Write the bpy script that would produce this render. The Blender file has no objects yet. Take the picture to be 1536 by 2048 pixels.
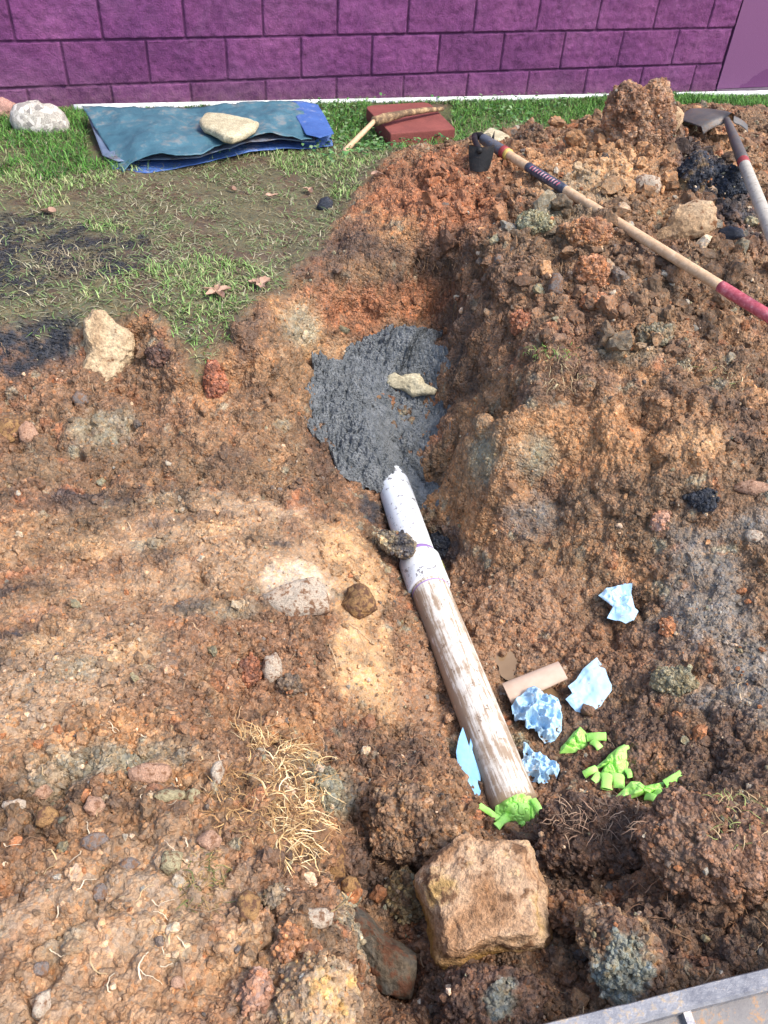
import bpy, bmesh, math, random
import numpy as np
from mathutils import Vector, Matrix

rng = np.random.default_rng(7)
random.seed(7)
SC = bpy.context.scene
COL = SC.collection

# ------------------------------------------------------------------ camera, sky, sun, exposure
F_PX, PITCH, YAW_WALL, ROLL = 1600.0, 0.73041, 0.39661, 0.07306     # photo pixels (1536x2048), radians
CAM = np.array([0.0, 0.0, 1.33])
_c, _s = math.cos(PITCH), math.sin(PITCH)
FWD = np.array([0, _c, -_s]); UP0 = np.array([0, _s, _c]); RT0 = np.array([1.0, 0, 0])
RT = math.cos(ROLL) * RT0 + math.sin(ROLL) * UP0
UP = math.cos(ROLL) * UP0 - math.sin(ROLL) * RT0
cam = bpy.data.cameras.new('camera'); co = bpy.data.objects.new('camera', cam); COL.objects.link(co)
co.matrix_world = Matrix(((RT[0], UP[0], -FWD[0], CAM[0]), (RT[1], UP[1], -FWD[1], CAM[1]), (RT[2], UP[2], -FWD[2], CAM[2]), (0, 0, 0, 1)))
cam.sensor_fit = 'VERTICAL'; cam.sensor_height = 24.0; cam.lens = 24.0 * F_PX / 2048.0
cam.clip_start = 0.02; cam.clip_end = 400
SC.camera = co
SUN_EL, SUN_H = math.radians(56), np.array([0.92, -0.39])            # direction towards the sun (x, y)
w = bpy.data.worlds.new('World'); SC.world = w; w.use_nodes = True
nt = w.node_tree; bg = nt.nodes['Background']
sky = nt.nodes.new('ShaderNodeTexSky'); sky.sky_type = 'NISHITA'; sky.sun_disc = False
sky.sun_elevation = SUN_EL; sky.sun_rotation = math.atan2(SUN_H[0], SUN_H[1])
sky.air_density = 1.0; sky.dust_density = 2.5
nt.links.new(sky.outputs[0], bg.inputs[0]); bg.inputs[1].default_value = 0.15
sl = bpy.data.lights.new('sun', 'SUN'); so = bpy.data.objects.new('sun', sl); COL.objects.link(so)
sl.energy = 1.5; sl.angle = math.radians(20.0); sl.color = (1.0, 0.96, 0.90)
sd = Vector((SUN_H[0] * math.cos(SUN_EL), SUN_H[1] * math.cos(SUN_EL), math.sin(SUN_EL)))
so.rotation_euler = sd.to_track_quat('Z', 'Y').to_euler(); so.location = (4, -3, 6)
SC.view_settings.view_transform = 'Standard'; SC.view_settings.look = 'None'
SC.view_settings.exposure = 1.36; SC.view_settings.gamma = 1.0

# ------------------------------------------------------------------ small numeric helpers
def lin(c):
    c = np.asarray(c, float) / 255.0
    return np.where(c <= 0.04045, c / 12.92, ((c + 0.055) / 1.055) ** 2.4)

_T = rng.random((64, 64, 64))
def vnoise(P, scale, seed=0):
    Q = np.asarray(P, float) * scale + seed * 17.37 + 1000.0
    i = np.floor(Q).astype(np.int64); f = Q - i; f = f * f * (3 - 2 * f); i &= 63; j = (i + 1) & 63
    a = _T[i[:, 0], i[:, 1], i[:, 2]] * (1 - f[:, 0]) + _T[j[:, 0], i[:, 1], i[:, 2]] * f[:, 0]
    b = _T[i[:, 0], j[:, 1], i[:, 2]] * (1 - f[:, 0]) + _T[j[:, 0], j[:, 1], i[:, 2]] * f[:, 0]
    c = _T[i[:, 0], i[:, 1], j[:, 2]] * (1 - f[:, 0]) + _T[j[:, 0], i[:, 1], j[:, 2]] * f[:, 0]
    d = _T[i[:, 0], j[:, 1], j[:, 2]] * (1 - f[:, 0]) + _T[j[:, 0], j[:, 1], j[:, 2]] * f[:, 0]
    a = a * (1 - f[:, 1]) + b * f[:, 1]; c = c * (1 - f[:, 1]) + d * f[:, 1]
    return (a * (1 - f[:, 2]) + c * f[:, 2]) * 2 - 1

def fbm(P, scale, octv=4, seed=0, gain=0.5):
    r = 0; a = 1; t = 0
    for k in range(octv):
        r = r + a * vnoise(P, scale * 2.03 ** k, seed + k * 3.1); t += a; a *= gain
    return r / t

_W = rng.random((32, 32, 32, 4))
def lumps(P, scale, seed=0):
    """rounded clods: 3-D cells, each a ball of its own size; returns (height 0..1, random id of the winner)."""
    Q = np.asarray(P, float) * scale + seed * 11.3 + 640.0
    i = np.floor(Q).astype(np.int64); f = Q - i
    best = np.full(len(Q), -1.0); rid = np.zeros(len(Q))
    for dx in (-1, 0, 1):
        for dy in (-1, 0, 1):
            for dz in (-1, 0, 1):
                wv = _W[(i[:, 0] + dx) & 31, (i[:, 1] + dy) & 31, (i[:, 2] + dz) & 31]
                d2 = (wv[:, 0] + dx - f[:, 0]) ** 2 + (wv[:, 1] + dy - f[:, 1]) ** 2 + (wv[:, 2] + dz - f[:, 2]) ** 2
                h = (0.45 + 0.55 * wv[:, 3]) - d2 * 1.15
                m = h > best
                best = np.where(m, h, best); rid = np.where(m, wv[:, 3] * 7.13 % 1.0, rid)
    return np.sqrt(np.clip(best, 0, None)), rid

def sstep(a, b, x):
    t = np.clip((x - a) / (b - a), 0, 1); return t * t * (3 - 2 * t)

def ray(px, py):
    return FWD + RT * ((px - 768) / F_PX) - UP * ((py - 1024) / F_PX)

def at(px, py, z):
    d = ray(px, py); return CAM + d * ((z - CAM[2]) / d[2])

def at_depth(px, py, dep):
    return CAM + ray(px, py) * dep

def project(P):
    q = np.asarray(P) - CAM
    d = q @ FWD
    return 768 + F_PX * (q @ RT) / d, 1024 - F_PX * (q @ UP) / d, d

# ------------------------------------------------------------------ object helpers
def mk(name, V, F, mat=None, parent=None, smooth=True, attrs=None, loc=None):
    V = np.asarray(V, float)
    if loc is not None: V = V - np.asarray(loc)
    me = bpy.data.meshes.new(name)
    Fs = F if isinstance(F, list) and len(F) and isinstance(F[0], np.ndarray) else [np.asarray(F)]
    me.vertices.add(len(V)); me.vertices.foreach_set('co', V.astype(np.float32).ravel())
    idx = np.concatenate([f.ravel() for f in Fs]).astype(np.int32)
    tot = np.concatenate([np.full(len(f), f.shape[1], np.int32) for f in Fs])
    me.loops.add(len(idx)); me.loops.foreach_set('vertex_index', idx)
    me.polygons.add(len(tot)); me.polygons.foreach_set('loop_start', np.concatenate([[0], np.cumsum(tot)[:-1]]).astype(np.int32))
    me.polygons.foreach_set('loop_total', tot)
    me.polygons.foreach_set('use_smooth', np.full(len(tot), bool(smooth)))
    me.update(calc_edges=True); me.validate()
    for k, a in (attrs or {}).items():
        a = np.asarray(a, np.float32)
        if a.ndim == 2:
            if a.shape[1] == 3: a = np.concatenate([a, np.ones((len(a), 1), np.float32)], 1)
            at_ = me.attributes.new(k, 'FLOAT_COLOR', 'POINT'); at_.data.foreach_set('color', a.ravel())
        else:
            at_ = me.attributes.new(k, 'FLOAT', 'POINT'); at_.data.foreach_set('value', a)
    o = bpy.data.objects.new(name, me); COL.objects.link(o)
    if mat: me.materials.append(mat)
    if loc is not None: o.location = loc
    if parent: o.parent = parent
    return o

def tag(o, label, cat, group=None):
    o['label'] = label; o['category'] = cat
    if group: o['group'] = group
    return o

def empty(name, loc, label, cat, group=None):
    o = bpy.data.objects.new(name, None); COL.objects.link(o); o.location = loc; o.empty_display_size = 0.05
    return tag(o, label, cat, group)

def child(name, V, F, mat, par, **k):
    """a part: vertices in world space, parented to an Empty that is only translated."""
    return mk(name, np.asarray(V) - np.array(par.location), F, mat, par, **k)

def grid_faces(nr, nc, wrap=False):
    r = np.arange(nr - 1)[:, None]; c = np.arange(nc if wrap else nc - 1)[None, :]
    c2 = (c + 1) % nc
    return np.stack([r * nc + c, r * nc + c2, (r + 1) * nc + c2, (r + 1) * nc + c], -1).reshape(-1, 4)

_ICO = {}
def ico(n):
    if n not in _ICO:
        b = bmesh.new(); bmesh.ops.create_icosphere(b, subdivisions=n, radius=1.0)
        _ICO[n] = (np.array([v.co[:] for v in b.verts]), np.array([[v.index for v in f.verts] for f in b.faces])); b.free()
    return _ICO[n]

def tube(path, rad, n=12, caps=True, flat=1.0, upv=(0, 0, 1), rnd=None):
    """swept tube: radius per point, optionally flattened across upv."""
    P = np.asarray(path, float); m = len(P); rad = np.broadcast_to(rad, (m,))
    T = np.gradient(P, axis=0); T /= np.linalg.norm(T, axis=1)[:, None] + 1e-12
    A = np.cross(T, np.asarray(upv, float)); A /= np.linalg.norm(A, axis=1)[:, None] + 1e-9
    B = np.cross(A, T)
    th = np.linspace(0, 2 * np.pi, n, endpoint=False)
    V = P[:, None] + rad[:, None, None] * (np.cos(th)[None, :, None] * A[:, None] + flat * np.sin(th)[None, :, None] * B[:, None])
    V = V.reshape(-1, 3); Fq = grid_faces(m, n, True)
    if not caps: return V, [Fq]
    V = np.concatenate([V, P[:1], P[-1:]]); k = m * n; a = np.arange(n); b = (a + 1) % n
    return V, [Fq, np.concatenate([np.stack([b, a, np.full(n, k)], 1), np.stack([a + (m - 1) * n, b + (m - 1) * n, np.full(n, k + 1)], 1)])]

def join(parts):
    Vs, tri, quad, o = [], [], [], 0
    for V, F in parts:
        for f in (F if isinstance(F, list) else [F]):
            (tri if f.shape[1] == 3 else quad).append(f + o)
        Vs.append(V); o += len(V)
    out = []
    if tri: out.append(np.concatenate(tri))
    if quad: out.append(np.concatenate(quad))
    return np.concatenate(Vs), out

# ------------------------------------------------------------------ material helpers
class NT:
    def __init__(s, name, disp=None):
        s.m = bpy.data.materials.new(name); s.m.use_nodes = True; s.t = s.m.node_tree; s.n = s.t.nodes; s.l = s.t.links
        s.b = s.n['Principled BSDF']; s.out = s.n['Material Output']
        if disp: s.m.displacement_method = disp
    def new(s, typ, **kw):
        n = s.n.new(typ)
        for k, v in kw.items():
            if k in n.inputs: s.set(n.inputs[k], v)
            else: setattr(n, k, v)
        return n
    def set(s, sock, v):
        if hasattr(v, 'is_linked') or isinstance(v, bpy.types.NodeSocket): s.l.new(v, sock)
        else: sock.default_value = v
    def obj(s): return s.new('ShaderNodeTexCoord').outputs['Object']
    def pos(s): return s.new('ShaderNodeNewGeometry').outputs['Position']
    def noise(s, vec, scale, detail=4, rough=0.6, dist=0.0):
        n = s.new('ShaderNodeTexNoise'); s.l.new(vec, n.inputs['Vector'])
        n.inputs['Scale'].default_value = scale; n.inputs['Detail'].default_value = detail
        n.inputs['Roughness'].default_value = rough; n.inputs['Distortion'].default_value = dist
        return n.outputs['Fac']
    def voro(s, vec, scale, feat='F1', rand=1.0):
        n = s.new('ShaderNodeTexVoronoi'); n.feature = feat; s.l.new(vec, n.inputs['Vector']); n.inputs['Scale'].default_value = scale
        n.inputs['Randomness'].default_value = rand
        return n
    def ramp(s, fac, pts):
        n = s.new('ShaderNodeValToRGB'); s.l.new(fac, n.inputs[0]); e = n.color_ramp.elements
        while len(e) > 1: e.remove(e[-1])
        for k, (p, c) in enumerate(pts):
            el = e[0] if k == 0 else e.new(p)
            el.position = p; el.color = (*(c if not np.isscalar(c) else (c, c, c)), 1)
        return n.outputs[0]
    def mix(s, fac, a, b, mode='MIX'):
        n = s.new('ShaderNodeMix'); n.data_type = 'RGBA'; n.blend_type = mode
        for sock, v in ((n.inputs[0], fac), (n.inputs[6], a), (n.inputs[7], b)):
            if isinstance(v, bpy.types.NodeSocket): s.l.new(v, sock)
            elif np.isscalar(v): sock.default_value = v if sock.type == 'VALUE' else (v, v, v, 1)
            else: sock.default_value = (*v, 1)
        return n.outputs[2]
    def math(s, op, a, b=0.0, c=0.0):
        n = s.new('ShaderNodeMath'); n.operation = op
        for k, v in enumerate((a, b, c)):
            if isinstance(v, bpy.types.NodeSocket): s.l.new(v, n.inputs[k])
            else: n.inputs[k].default_value = v
        return n.outputs[0]
    def attr(s, name, what='Color'):
        n = s.new('ShaderNodeAttribute'); n.attribute_name = name; return n.outputs[what]
    def vscale(s, vec, v):
        n = s.new('ShaderNodeMapping'); s.l.new(vec, n.inputs[0]); n.inputs['Scale'].default_value = v; return n.outputs[0]
    def done(s, color=None, rough=0.8, bump=None, bdist=0.002, bstr=1.0, spec=0.4):
        if color is not None: s.set(s.b.inputs['Base Color'], color if isinstance(color, bpy.types.NodeSocket) else (*color, 1))
        s.set(s.b.inputs['Roughness'], rough); s.b.inputs['Specular IOR Level'].default_value = spec
        if bump is not None:
            n = s.new('ShaderNodeBump'); s.l.new(bump, n.inputs['Height']); n.inputs['Distance'].default_value = bdist
            n.inputs['Strength'].default_value = bstr; s.l.new(n.outputs[0], s.b.inputs['Normal'])
        return s.m

def soil_material(name, attr='tint', disp=True):
    t = NT(name, 'BOTH' if disp else None); p = t.pos()
    tint = t.attr(attr); rg = t.attr('crumb', 'Fac')
    v1 = t.voro(p, 48); v2 = t.voro(p, 130)
    n1 = t.noise(p, 14, 5, 0.65, 0.4); n2 = t.noise(p, 240, 3, 0.7); n3 = t.noise(p, 60, 4, 0.65)
    # every crumb its own shade and hue; stronger where the ground is broken
    sep1 = t.new('ShaderNodeSeparateColor'); t.l.new(v1.outputs['Color'], sep1.inputs[0])
    sep2 = t.new('ShaderNodeSeparateColor'); t.l.new(v2.outputs['Color'], sep2.inputs[0])
    rgc = t.math('MULTIPLY_ADD', rg, 0.85, 0.0)
    k = t.math('MULTIPLY_ADD', t.math('MULTIPLY_ADD', sep1.outputs[0], 0.6, -0.28), rgc, 1.0)
    k2 = t.math('MULTIPLY_ADD', t.math('MULTIPLY_ADD', sep2.outputs[0], 0.7, -0.32), rgc, 1.0)
    k3 = t.math('MULTIPLY_ADD', n2, 1.1, 0.45)
    k4 = t.math('MULTIPLY_ADD', n1, 1.3, 0.38)
    kk = t.math('MULTIPLY', t.math('MULTIPLY', k, k2), t.math('MULTIPLY', k3, k4))
    hue = t.ramp(sep2.outputs[1], [(0.0, (1.08, 0.98, 0.86)), (0.45, (1.0, 1.02, 1.02)), (0.75, (0.90, 1.0, 1.14)), (0.88, (1.22, 0.97, 0.72)), (0.95, (1.0, 1.0, 1.0)), (1.0, (1.7, 1.6, 1.5))])
    mlt = t.new('ShaderNodeVectorMath', operation='SCALE'); t.l.new(hue, mlt.inputs[0]); t.l.new(kk, mlt.inputs['Scale'])
    col = t.mix(1.0, tint, mlt.outputs[0], 'MULTIPLY')
    wet = t.attr('wet', 'Fac')
    rough = t.math('SUBTRACT', t.math('MULTIPLY_ADD', n3, 0.35, 0.62), t.math('MULTIPLY', wet, 0.42))
    if disp:
        b1 = t.math('SUBTRACT', 0.75, v1.outputs['Distance']); b2 = t.math('SUBTRACT', 0.75, v2.outputs['Distance'])
        h = t.math('ADD', t.math('MULTIPLY', b1, 0.013), t.math('MULTIPLY', b2, 0.0068))
        h = t.math('ADD', t.math('MULTIPLY', h, rg), t.math('MULTIPLY', n2, 0.0020))
        h = t.math('ADD', h, t.math('MULTIPLY', n3, 0.006))
        d = t.new('ShaderNodeDisplacement'); t.l.new(h, d.inputs['Height']); d.inputs['Midlevel'].default_value = 0.006; d.inputs['Scale'].default_value = 1.0
        t.l.new(d.outputs[0], t.out.inputs['Displacement'])
        return t.done(col, rough, spec=0.35)
    hb = t.math('ADD', t.math('MULTIPLY', n2, 0.5), n3)
    return t.done(col, rough, bump=hb, bdist=0.004, spec=0.35)

def rock_material(name, cols, mud=(96, 66, 44), mud_amt=0.35, scale=9, rough=0.85, bdist=0.004, speck=None, low=None):
    t = NT(name); p = t.obj()
    n = t.noise(p, scale, 6, 0.6, 0.6); n2 = t.noise(p, scale * 4, 5, 0.7); n3 = t.noise(p, scale * 16, 4, 0.7)
    k = len(cols)
    c = t.ramp(n, [(0.3 + 0.4 * i / max(1, k - 1), lin(x)) for i, x in enumerate(cols)])
    c = t.mix(1.0, c, t.ramp(n3, [(0.25, 0.5), (0.75, 1.42)]), 'MULTIPLY')
    c = t.mix(1.0, c, t.ramp(n2, [(0.25, 0.72), (0.75, 1.25)]), 'MULTIPLY')
    if mud_amt > 0:
        m = t.ramp(t.math('ADD', t.math('MULTIPLY', n2, 0.7), t.math('MULTIPLY', n, 0.3)), [(0.5 - 0.0 + (0.15 - 0.3 * mud_amt), 0.0), (0.56 + (0.15 - 0.3 * mud_amt), 1.0)])
        c = t.mix(m, c, lin(mud))
    if speck:
        v = t.voro(p, speck[1]); sp = t.new('ShaderNodeSeparateColor'); t.l.new(v.outputs['Color'], sp.inputs[0])
        c = t.mix(t.ramp(sp.outputs[0], [(0.72, 0.0), (0.75, 0.8)]), c, lin(speck[0]))
        c = t.mix(t.ramp(sp.outputs[1], [(0.80, 0.0), (0.83, 0.7)]), c, lin(speck[2]))
    if low:
        sz_ = t.new('ShaderNodeSeparateXYZ'); t.l.new(p, sz_.inputs[0]); f = t.math('ADD', sz_.outputs[2], t.math('MULTIPLY', n2, .09))
        c = t.mix(t.ramp(f, [(low[1], .85), (low[2], 0.0)]), c, t.mix(1.0, lin(low[0]), t.ramp(n3, [(0.25, .6), (0.75, 1.3)]), 'MULTIPLY'))
    cr = t.voro(p, scale * 1.4, 'DISTANCE_TO_EDGE').outputs['Distance']
    hb = t.math('ADD', t.math('ADD', t.math('MULTIPLY', n2, 1.0), t.math('MULTIPLY', n3, 0.5)), t.math('MULTIPLY', t.ramp(cr, [(0.0, 0.0), (0.05, 1.0)]), 0.12))
    return t.done(c, rough, bump=hb, bdist=bdist, spec=0.3)

# ------------------------------------------------------------------ the ground: one sheet, dug out and heaped
WALL0 = np.array([-1.7533, 4.3844]); WDIR = np.array([math.cos(YAW_WALL), math.sin(YAW_WALL)]); WNRM = np.array([WDIR[1], -WDIR[0]])  # faces the camera
WALL_Z = CAM[2] - 1.39401
# survey of the ground, each spot read off along its line of sight at the height it has: (px, py, z)
SURVEY = [
 # lawn and its edge
 (0,215,.05),(300,212,.04),(560,205,.03),(760,206,.02),(1000,205,.0),(1130,208,-.01),(1420,190,-.04),(1530,187,-.05),
 (0,330,.05),(300,350,.04),(600,330,.03),(760,300,.02),(900,280,.01),(0,430,.04),(250,430,.04),(500,420,.03),(660,390,.025),
 (0,520,.03),(150,520,.035),(330,520,.035),(480,500,.03),(620,470,.03),(560,520,.025),(0,590,.02),(130,600,.025),(230,590,.03),(330,600,.03),(430,620,.01),(500,570,.02),(570,545,.03),
 # scarp below the lawn, left
 (0,640,.0),(120,645,.0),(0,690,-.05),(120,690,-.07),(200,640,-.01),(250,720,-.12),(330,690,-.06),(400,700,-.03),(330,760,-.14),(430,760,-.13),(200,780,-.13),(60,780,-.12),
 (0,860,-.15),(120,880,-.16),(300,880,-.18),(450,880,-.20),(550,860,-.22),(520,720,-.09),(520,640,-.005),(560,600,.005),(580,700,-.12),(590,780,-.2),(600,860,-.26),
 (0,1000,-.19),(200,960,-.2),(420,960,-.22),(600,980,-.27),(640,960,-.32),
 # smooth bench
 (0,1100,-.18),(200,1080,-.20),(400,1060,-.22),(600,1060,-.25),(680,1060,-.30),(730,1080,-.37),(0,1220,-.20),(200,1190,-.22),(400,1170,-.23),(560,1160,-.24),(640,1150,-.26),
 (650,1240,-.28),(720,1180,-.31),(780,1180,-.41),(700,1300,-.31),(760,1340,-.36),(800,1260,-.42),(840,1330,-.45),(790,1440,-.39),
 # near left ground
 (0,1320,-.15),(150,1300,-.15),(300,1280,-.19),(430,1290,-.23),(560,1300,-.27),(0,1450,-.10),(180,1430,-.11),(330,1400,-.15),(430,1430,-.25),(550,1420,-.29),(650,1420,-.32),(700,1470,-.36),
 (0,1600,-.07),(180,1580,-.08),(330,1560,-.10),(470,1520,-.14),(560,1540,-.17),(600,1620,-.14),(560,1700,-.10),(620,1700,-.16),(660,1640,-.30),(700,1560,-.37),(720,1680,-.36),
 (0,1780,-.03),(250,1760,-.03),(450,1760,-.05),(580,1790,-.08),(640,1800,-.11),(690,1800,-.30),(660,1880,-.09),(710,1930,-.10),(740,1960,-.32),(760,2030,-.30),(690,2040,-.07),
 (0,2040,.0),(250,2040,.0),(500,2000,-.03),(600,1900,-.05),
 # back wall of the trench
 (620,550,.03),(660,505,.04),(720,500,.06),(800,480,.09),(870,480,.1),(930,500,.1),
 (640,600,-.05),(720,575,-.04),(800,556,-.02),(870,556,-.04),(640,690,-.19),(720,668,-.20),(800,648,-.20),(875,648,-.22),(640,726,-.24),
 # concrete bed
 (700,720,-.25),(800,690,-.20),(860,680,-.2),(640,800,-.29),(750,790,-.30),(870,770,-.29),(630,870,-.34),(740,880,-.38),(860,880,-.40),(720,960,-.43),(840,980,-.46),(900,960,-.46),(880,1040,-.49),(920,1080,-.5),
 # right wall of the trench
 (930,560,.06),(922,600,-.06),(900,640,-.16),(903,720,-.27),(912,820,-.35),(930,900,-.41),(966,985,-.44),(945,620,.05),(960,680,.04),(985,760,.02),(1005,830,-.03),(1025,900,-.11),(1040,960,-.2),
 # heap, right of the trench
 (1000,620,.06),(1050,700,.06),(1060,760,.03),(1130,740,.05),(1120,840,-.08),(1080,930,-.19),(1040,1000,-.30),(1200,860,-.05),(1200,950,-.14),(1150,1040,-.26),(1300,800,.01),(1300,900,-.06),(1380,870,.0),(1480,900,-.01),(1400,950,-.06),(1340,1010,-.14),
 (1200,700,.08),(1350,720,.08),(1500,720,.06),(1530,820,.02),(1100,600,.12),(1250,600,.14),(1400,620,.12),(1530,620,.10),(1000,540,.13),(1100,520,.17),(1250,510,.19),(1400,520,.17),(1530,510,.14),
 (700,440,.05),(740,400,.09),(790,360,.13),(830,318,.18),(900,310,.22),(960,320,.23),(860,385,.16),(800,430,.12),(900,430,.16),(1000,460,.17),(980,380,.2),(1080,430,.2),
 (1040,290,.15),(1100,300,.2),(1080,360,.22),(1150,260,.2),(1200,240,.22),(1270,260,.31),(1330,255,.3),(1200,330,.27),(1300,340,.3),(1200,430,.24),(1330,420,.25),(1400,300,.22),(1450,270,.18),(1530,300,.15),(1480,380,.2),(1530,420,.17),(1400,230,.12),(1500,225,.06),
 # lower pit, right
 (960,1120,-.48),(1010,1180,-.43),(1080,1100,-.36),(1100,1200,-.41),(1000,1260,-.46),(1050,1320,-.485),(980,1340,-.50),(900,1300,-.50),(930,1420,-.5),(880,1450,-.46),(1010,1470,-.50),(1150,1300,-.43),(1240,1150,-.31),(1250,1220,-.37),(1300,1260,-.36),
 (1340,1130,-.25),(1440,1050,-.15),(1530,1050,-.11),(1430,1180,-.23),(1530,1180,-.2),(1400,1300,-.29),(1530,1320,-.26),(1180,1400,-.45),(1080,1420,-.48),(1300,1370,-.37),(1440,1430,-.3),(1530,1450,-.27),
 (1160,1490,-.45),(1100,1560,-.46),(1230,1540,-.41),(1320,1500,-.36),(1320,1580,-.38),(1440,1540,-.3),(1530,1560,-.24),
 (940,1520,-.44),(900,1560,-.38),(960,1600,-.42),(1060,1600,-.44),(1000,1680,-.40),(860,1560,-.34),(820,1640,-.26),(880,1660,-.27),(740,1600,-.34),(760,1720,-.33),(820,1750,-.34),
 (1140,1650,-.34),(1230,1660,-.26),(1320,1650,-.28),(1180,1720,-.25),(1240,1760,-.36),(1360,1640,-.14),(1440,1650,-.1),(1530,1640,-.1),(1330,1740,-.16),(1420,1760,-.12),(1530,1760,-.08),(1150,1770,-.34),
 (860,1900,-.30),(980,1900,-.28),(1100,1850,-.27),(800,2000,-.34),(900,1980,-.22),(950,2040,-.2),(1080,1960,-.24),(1150,2030,-.2),(1300,1850,-.2),(1420,1850,-.16),(1530,1850,-.12),(1380,1950,-.16),(1250,2040,-.2),
]
def lawn_z(x, y): return np.clip(0.012 - 0.024 * np.asarray(x), -0.07, 0.07)
WORLD_PTS = [(1.35, 4.75), (1.9, 4.95), (2.6, 5.2), (1.0, 4.55), (3.2, 5.5), (3.4, 4.6), (-3, 4.5), (-3, 3), (-3.2, 6), (0, 7), (4, 7), (-6, 2), (6, 5), (-3, 1), (-3, -1.5), (0, -2), (3, -1.5), (4, 1), (4.5, 3), (-6, -4), (6, -4), (-6, 8), (7, 9), (0, -5), (2.2, 0.2), (-2, .3)]
cp = [at(*q) for q in SURVEY] + [np.array([x, y, float(lawn_z(x, y)) if y > 1.5 else -0.02]) for x, y in WORLD_PTS]
cp = np.array(cp)
EPS = 0.05
def _ker(a, b): return np.sqrt(((a[:, None, :2] - b[None, :, :2]) ** 2).sum(-1) + EPS ** 2)
_A = _ker(cp, cp); _n = len(cp)
_L = np.zeros((_n + 1, _n + 1)); _L[:_n, :_n] = -_A + np.eye(_n) * 0.012; _L[:_n, _n] = 1; _L[_n, :_n] = 1
_sol = np.linalg.solve(_L, np.concatenate([cp[:, 2], [0]]))
def base_z(x, y):
    P = np.stack([x, y], 1); out = np.empty(len(P))
    for k in range(0, len(P), 40000):
        q = P[k:k + 40000]; out[k:k + 40000] = -_ker(q, cp) @ _sol[:_n] + _sol[_n]
    far = sstep(4.5, 9, np.hypot(P[:, 0], P[:, 1] - 2.5))
    # behind the wall line the ground is just level
    beh = sstep(-0.05, 0.25, -((P - WALL0) @ WNRM))
    k = np.maximum(far, beh)
    return out * (1 - k) + lawn_z(P[:, 0], P[:, 1]) * k

# sheet: rows get wider apart with distance, columns fan out; far rows and columns run on to the horizon
ys = [0.16]
while ys[-1] < 6.4:
    y = ys[-1]; ys.append(y + min(0.0115, max(0.0022, 0.00122 * (y * y + 1.77))))
far_y = [ys[-1] * 1.18 ** k for k in range(1, 14)]; near_y = [-40, -20, -10, -5, -2.5, -1.2, -0.6, -0.3, -.1, 0.03, 0.1]
YR = np.array(near_y + ys + far_y)
tc = np.linspace(-1, 1, 920); ext = 1 + np.cumsum(0.01 * 1.35 ** np.arange(1, 19))
TC = np.concatenate([-ext[::-1], tc, ext])
def halfw(y): return 0.77 * (0.743 * np.maximum(y, 0) + 0.90)
def xcen(y): return 0.02 + 0.0 * y
GX = (TC[None, :] * halfw(YR)[:, None] * np.ones_like(YR)[:, None])
big = np.abs(TC) > 1.0
GX = GX + np.where(big, np.sign(TC) * (np.abs(TC) - 1) ** 2 * 1.2, 0)[None, :]
GY = np.repeat(YR[:, None], len(TC), 1)
NR, NC = GX.shape
P0 = np.stack([GX.ravel(), GY.ravel(), np.zeros(NR * NC)], 1)
# warp the outline of everything a little so that no edge runs straight
wx = 0.03 * fbm(P0, 5, 3, 1); wy = 0.03 * fbm(P0, 5, 3, 2)
P0[:, 2] = base_z(P0[:, 0] + wx, P0[:, 1] + wy)

def normals(P):
    G = P.reshape(NR, NC, 3); du = np.gradient(G, axis=1); dv = np.gradient(G, axis=0)
    n = np.cross(du, dv).reshape(-1, 3); return n / (np.linalg.norm(n, axis=1)[:, None] + 1e-12)

class Buf:
    """nearest surface vertex under a photo pixel."""
    S = 4
    def __init__(s, P):
        u, v, d = project(P); W, H = 1900 // s.S, 2400 // s.S
        iu = ((u + 180) / s.S).astype(int); iv = ((v + 180) / s.S).astype(int)
        ok = (d > 0.05) & (iu >= 0) & (iu < W) & (iv >= 0) & (iv < H)
        ids = np.nonzero(ok)[0]; order = ids[np.argsort(-d[ids])]
        s.b = np.full((W, H), -1); s.b[iu[order], iv[order]] = order; s.P = P; s.d = d
    def id(s, px, py):
        i, j = int((px + 180) / s.S), int((py + 180) / s.S)
        for r in range(0, 40):
            sub = s.b[max(0, i - r):i + r + 1, max(0, j - r):j + r + 1].ravel(); sub = sub[sub >= 0]
            if len(sub): return sub[np.argmin(s.d[sub])]
        return None
    def __call__(s, px, py): return s.P[s.id(px, py)].copy()

hit0 = Buf(P0)
N0 = normals(P0)

# ---- what the ground is made of, patch by patch (albedo; the trench corner also carries painted shade), and how crumbly / wet each patch is
SOIL = dict(red=(120, 86, 58), orange=(152, 108, 64), rust=(144, 88, 50), tan=(150, 118, 84), pink=(154, 124, 92), brown=(106, 82, 56), humus=(84, 64, 50), ochre=(178, 138, 90), grey=(128, 122, 98),
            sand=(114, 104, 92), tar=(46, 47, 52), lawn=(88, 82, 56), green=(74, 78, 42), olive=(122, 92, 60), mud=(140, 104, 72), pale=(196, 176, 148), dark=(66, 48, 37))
tint = np.tile(lin(SOIL['red']), (len(P0), 1)); crumb = np.full(len(P0), 1.0); wet = np.full(len(P0), 0.12)
edge = 0.55 * fbm(P0, 7, 4, 5) + 0.35 * fbm(P0, 28, 3, 6)
def paint(mask, colour, cr=None, we=None, k=1.0):
    global tint, crumb, wet
    m = (mask * k)[:, None]; tint = tint * (1 - m) + lin(SOIL[colour]) * m
    if cr is not None: crumb = crumb * (1 - mask) + cr * mask
    if we is not None: wet = wet * (1 - mask) + we * mask
blotch = fbm(P0, 24, 4, 7)
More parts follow.
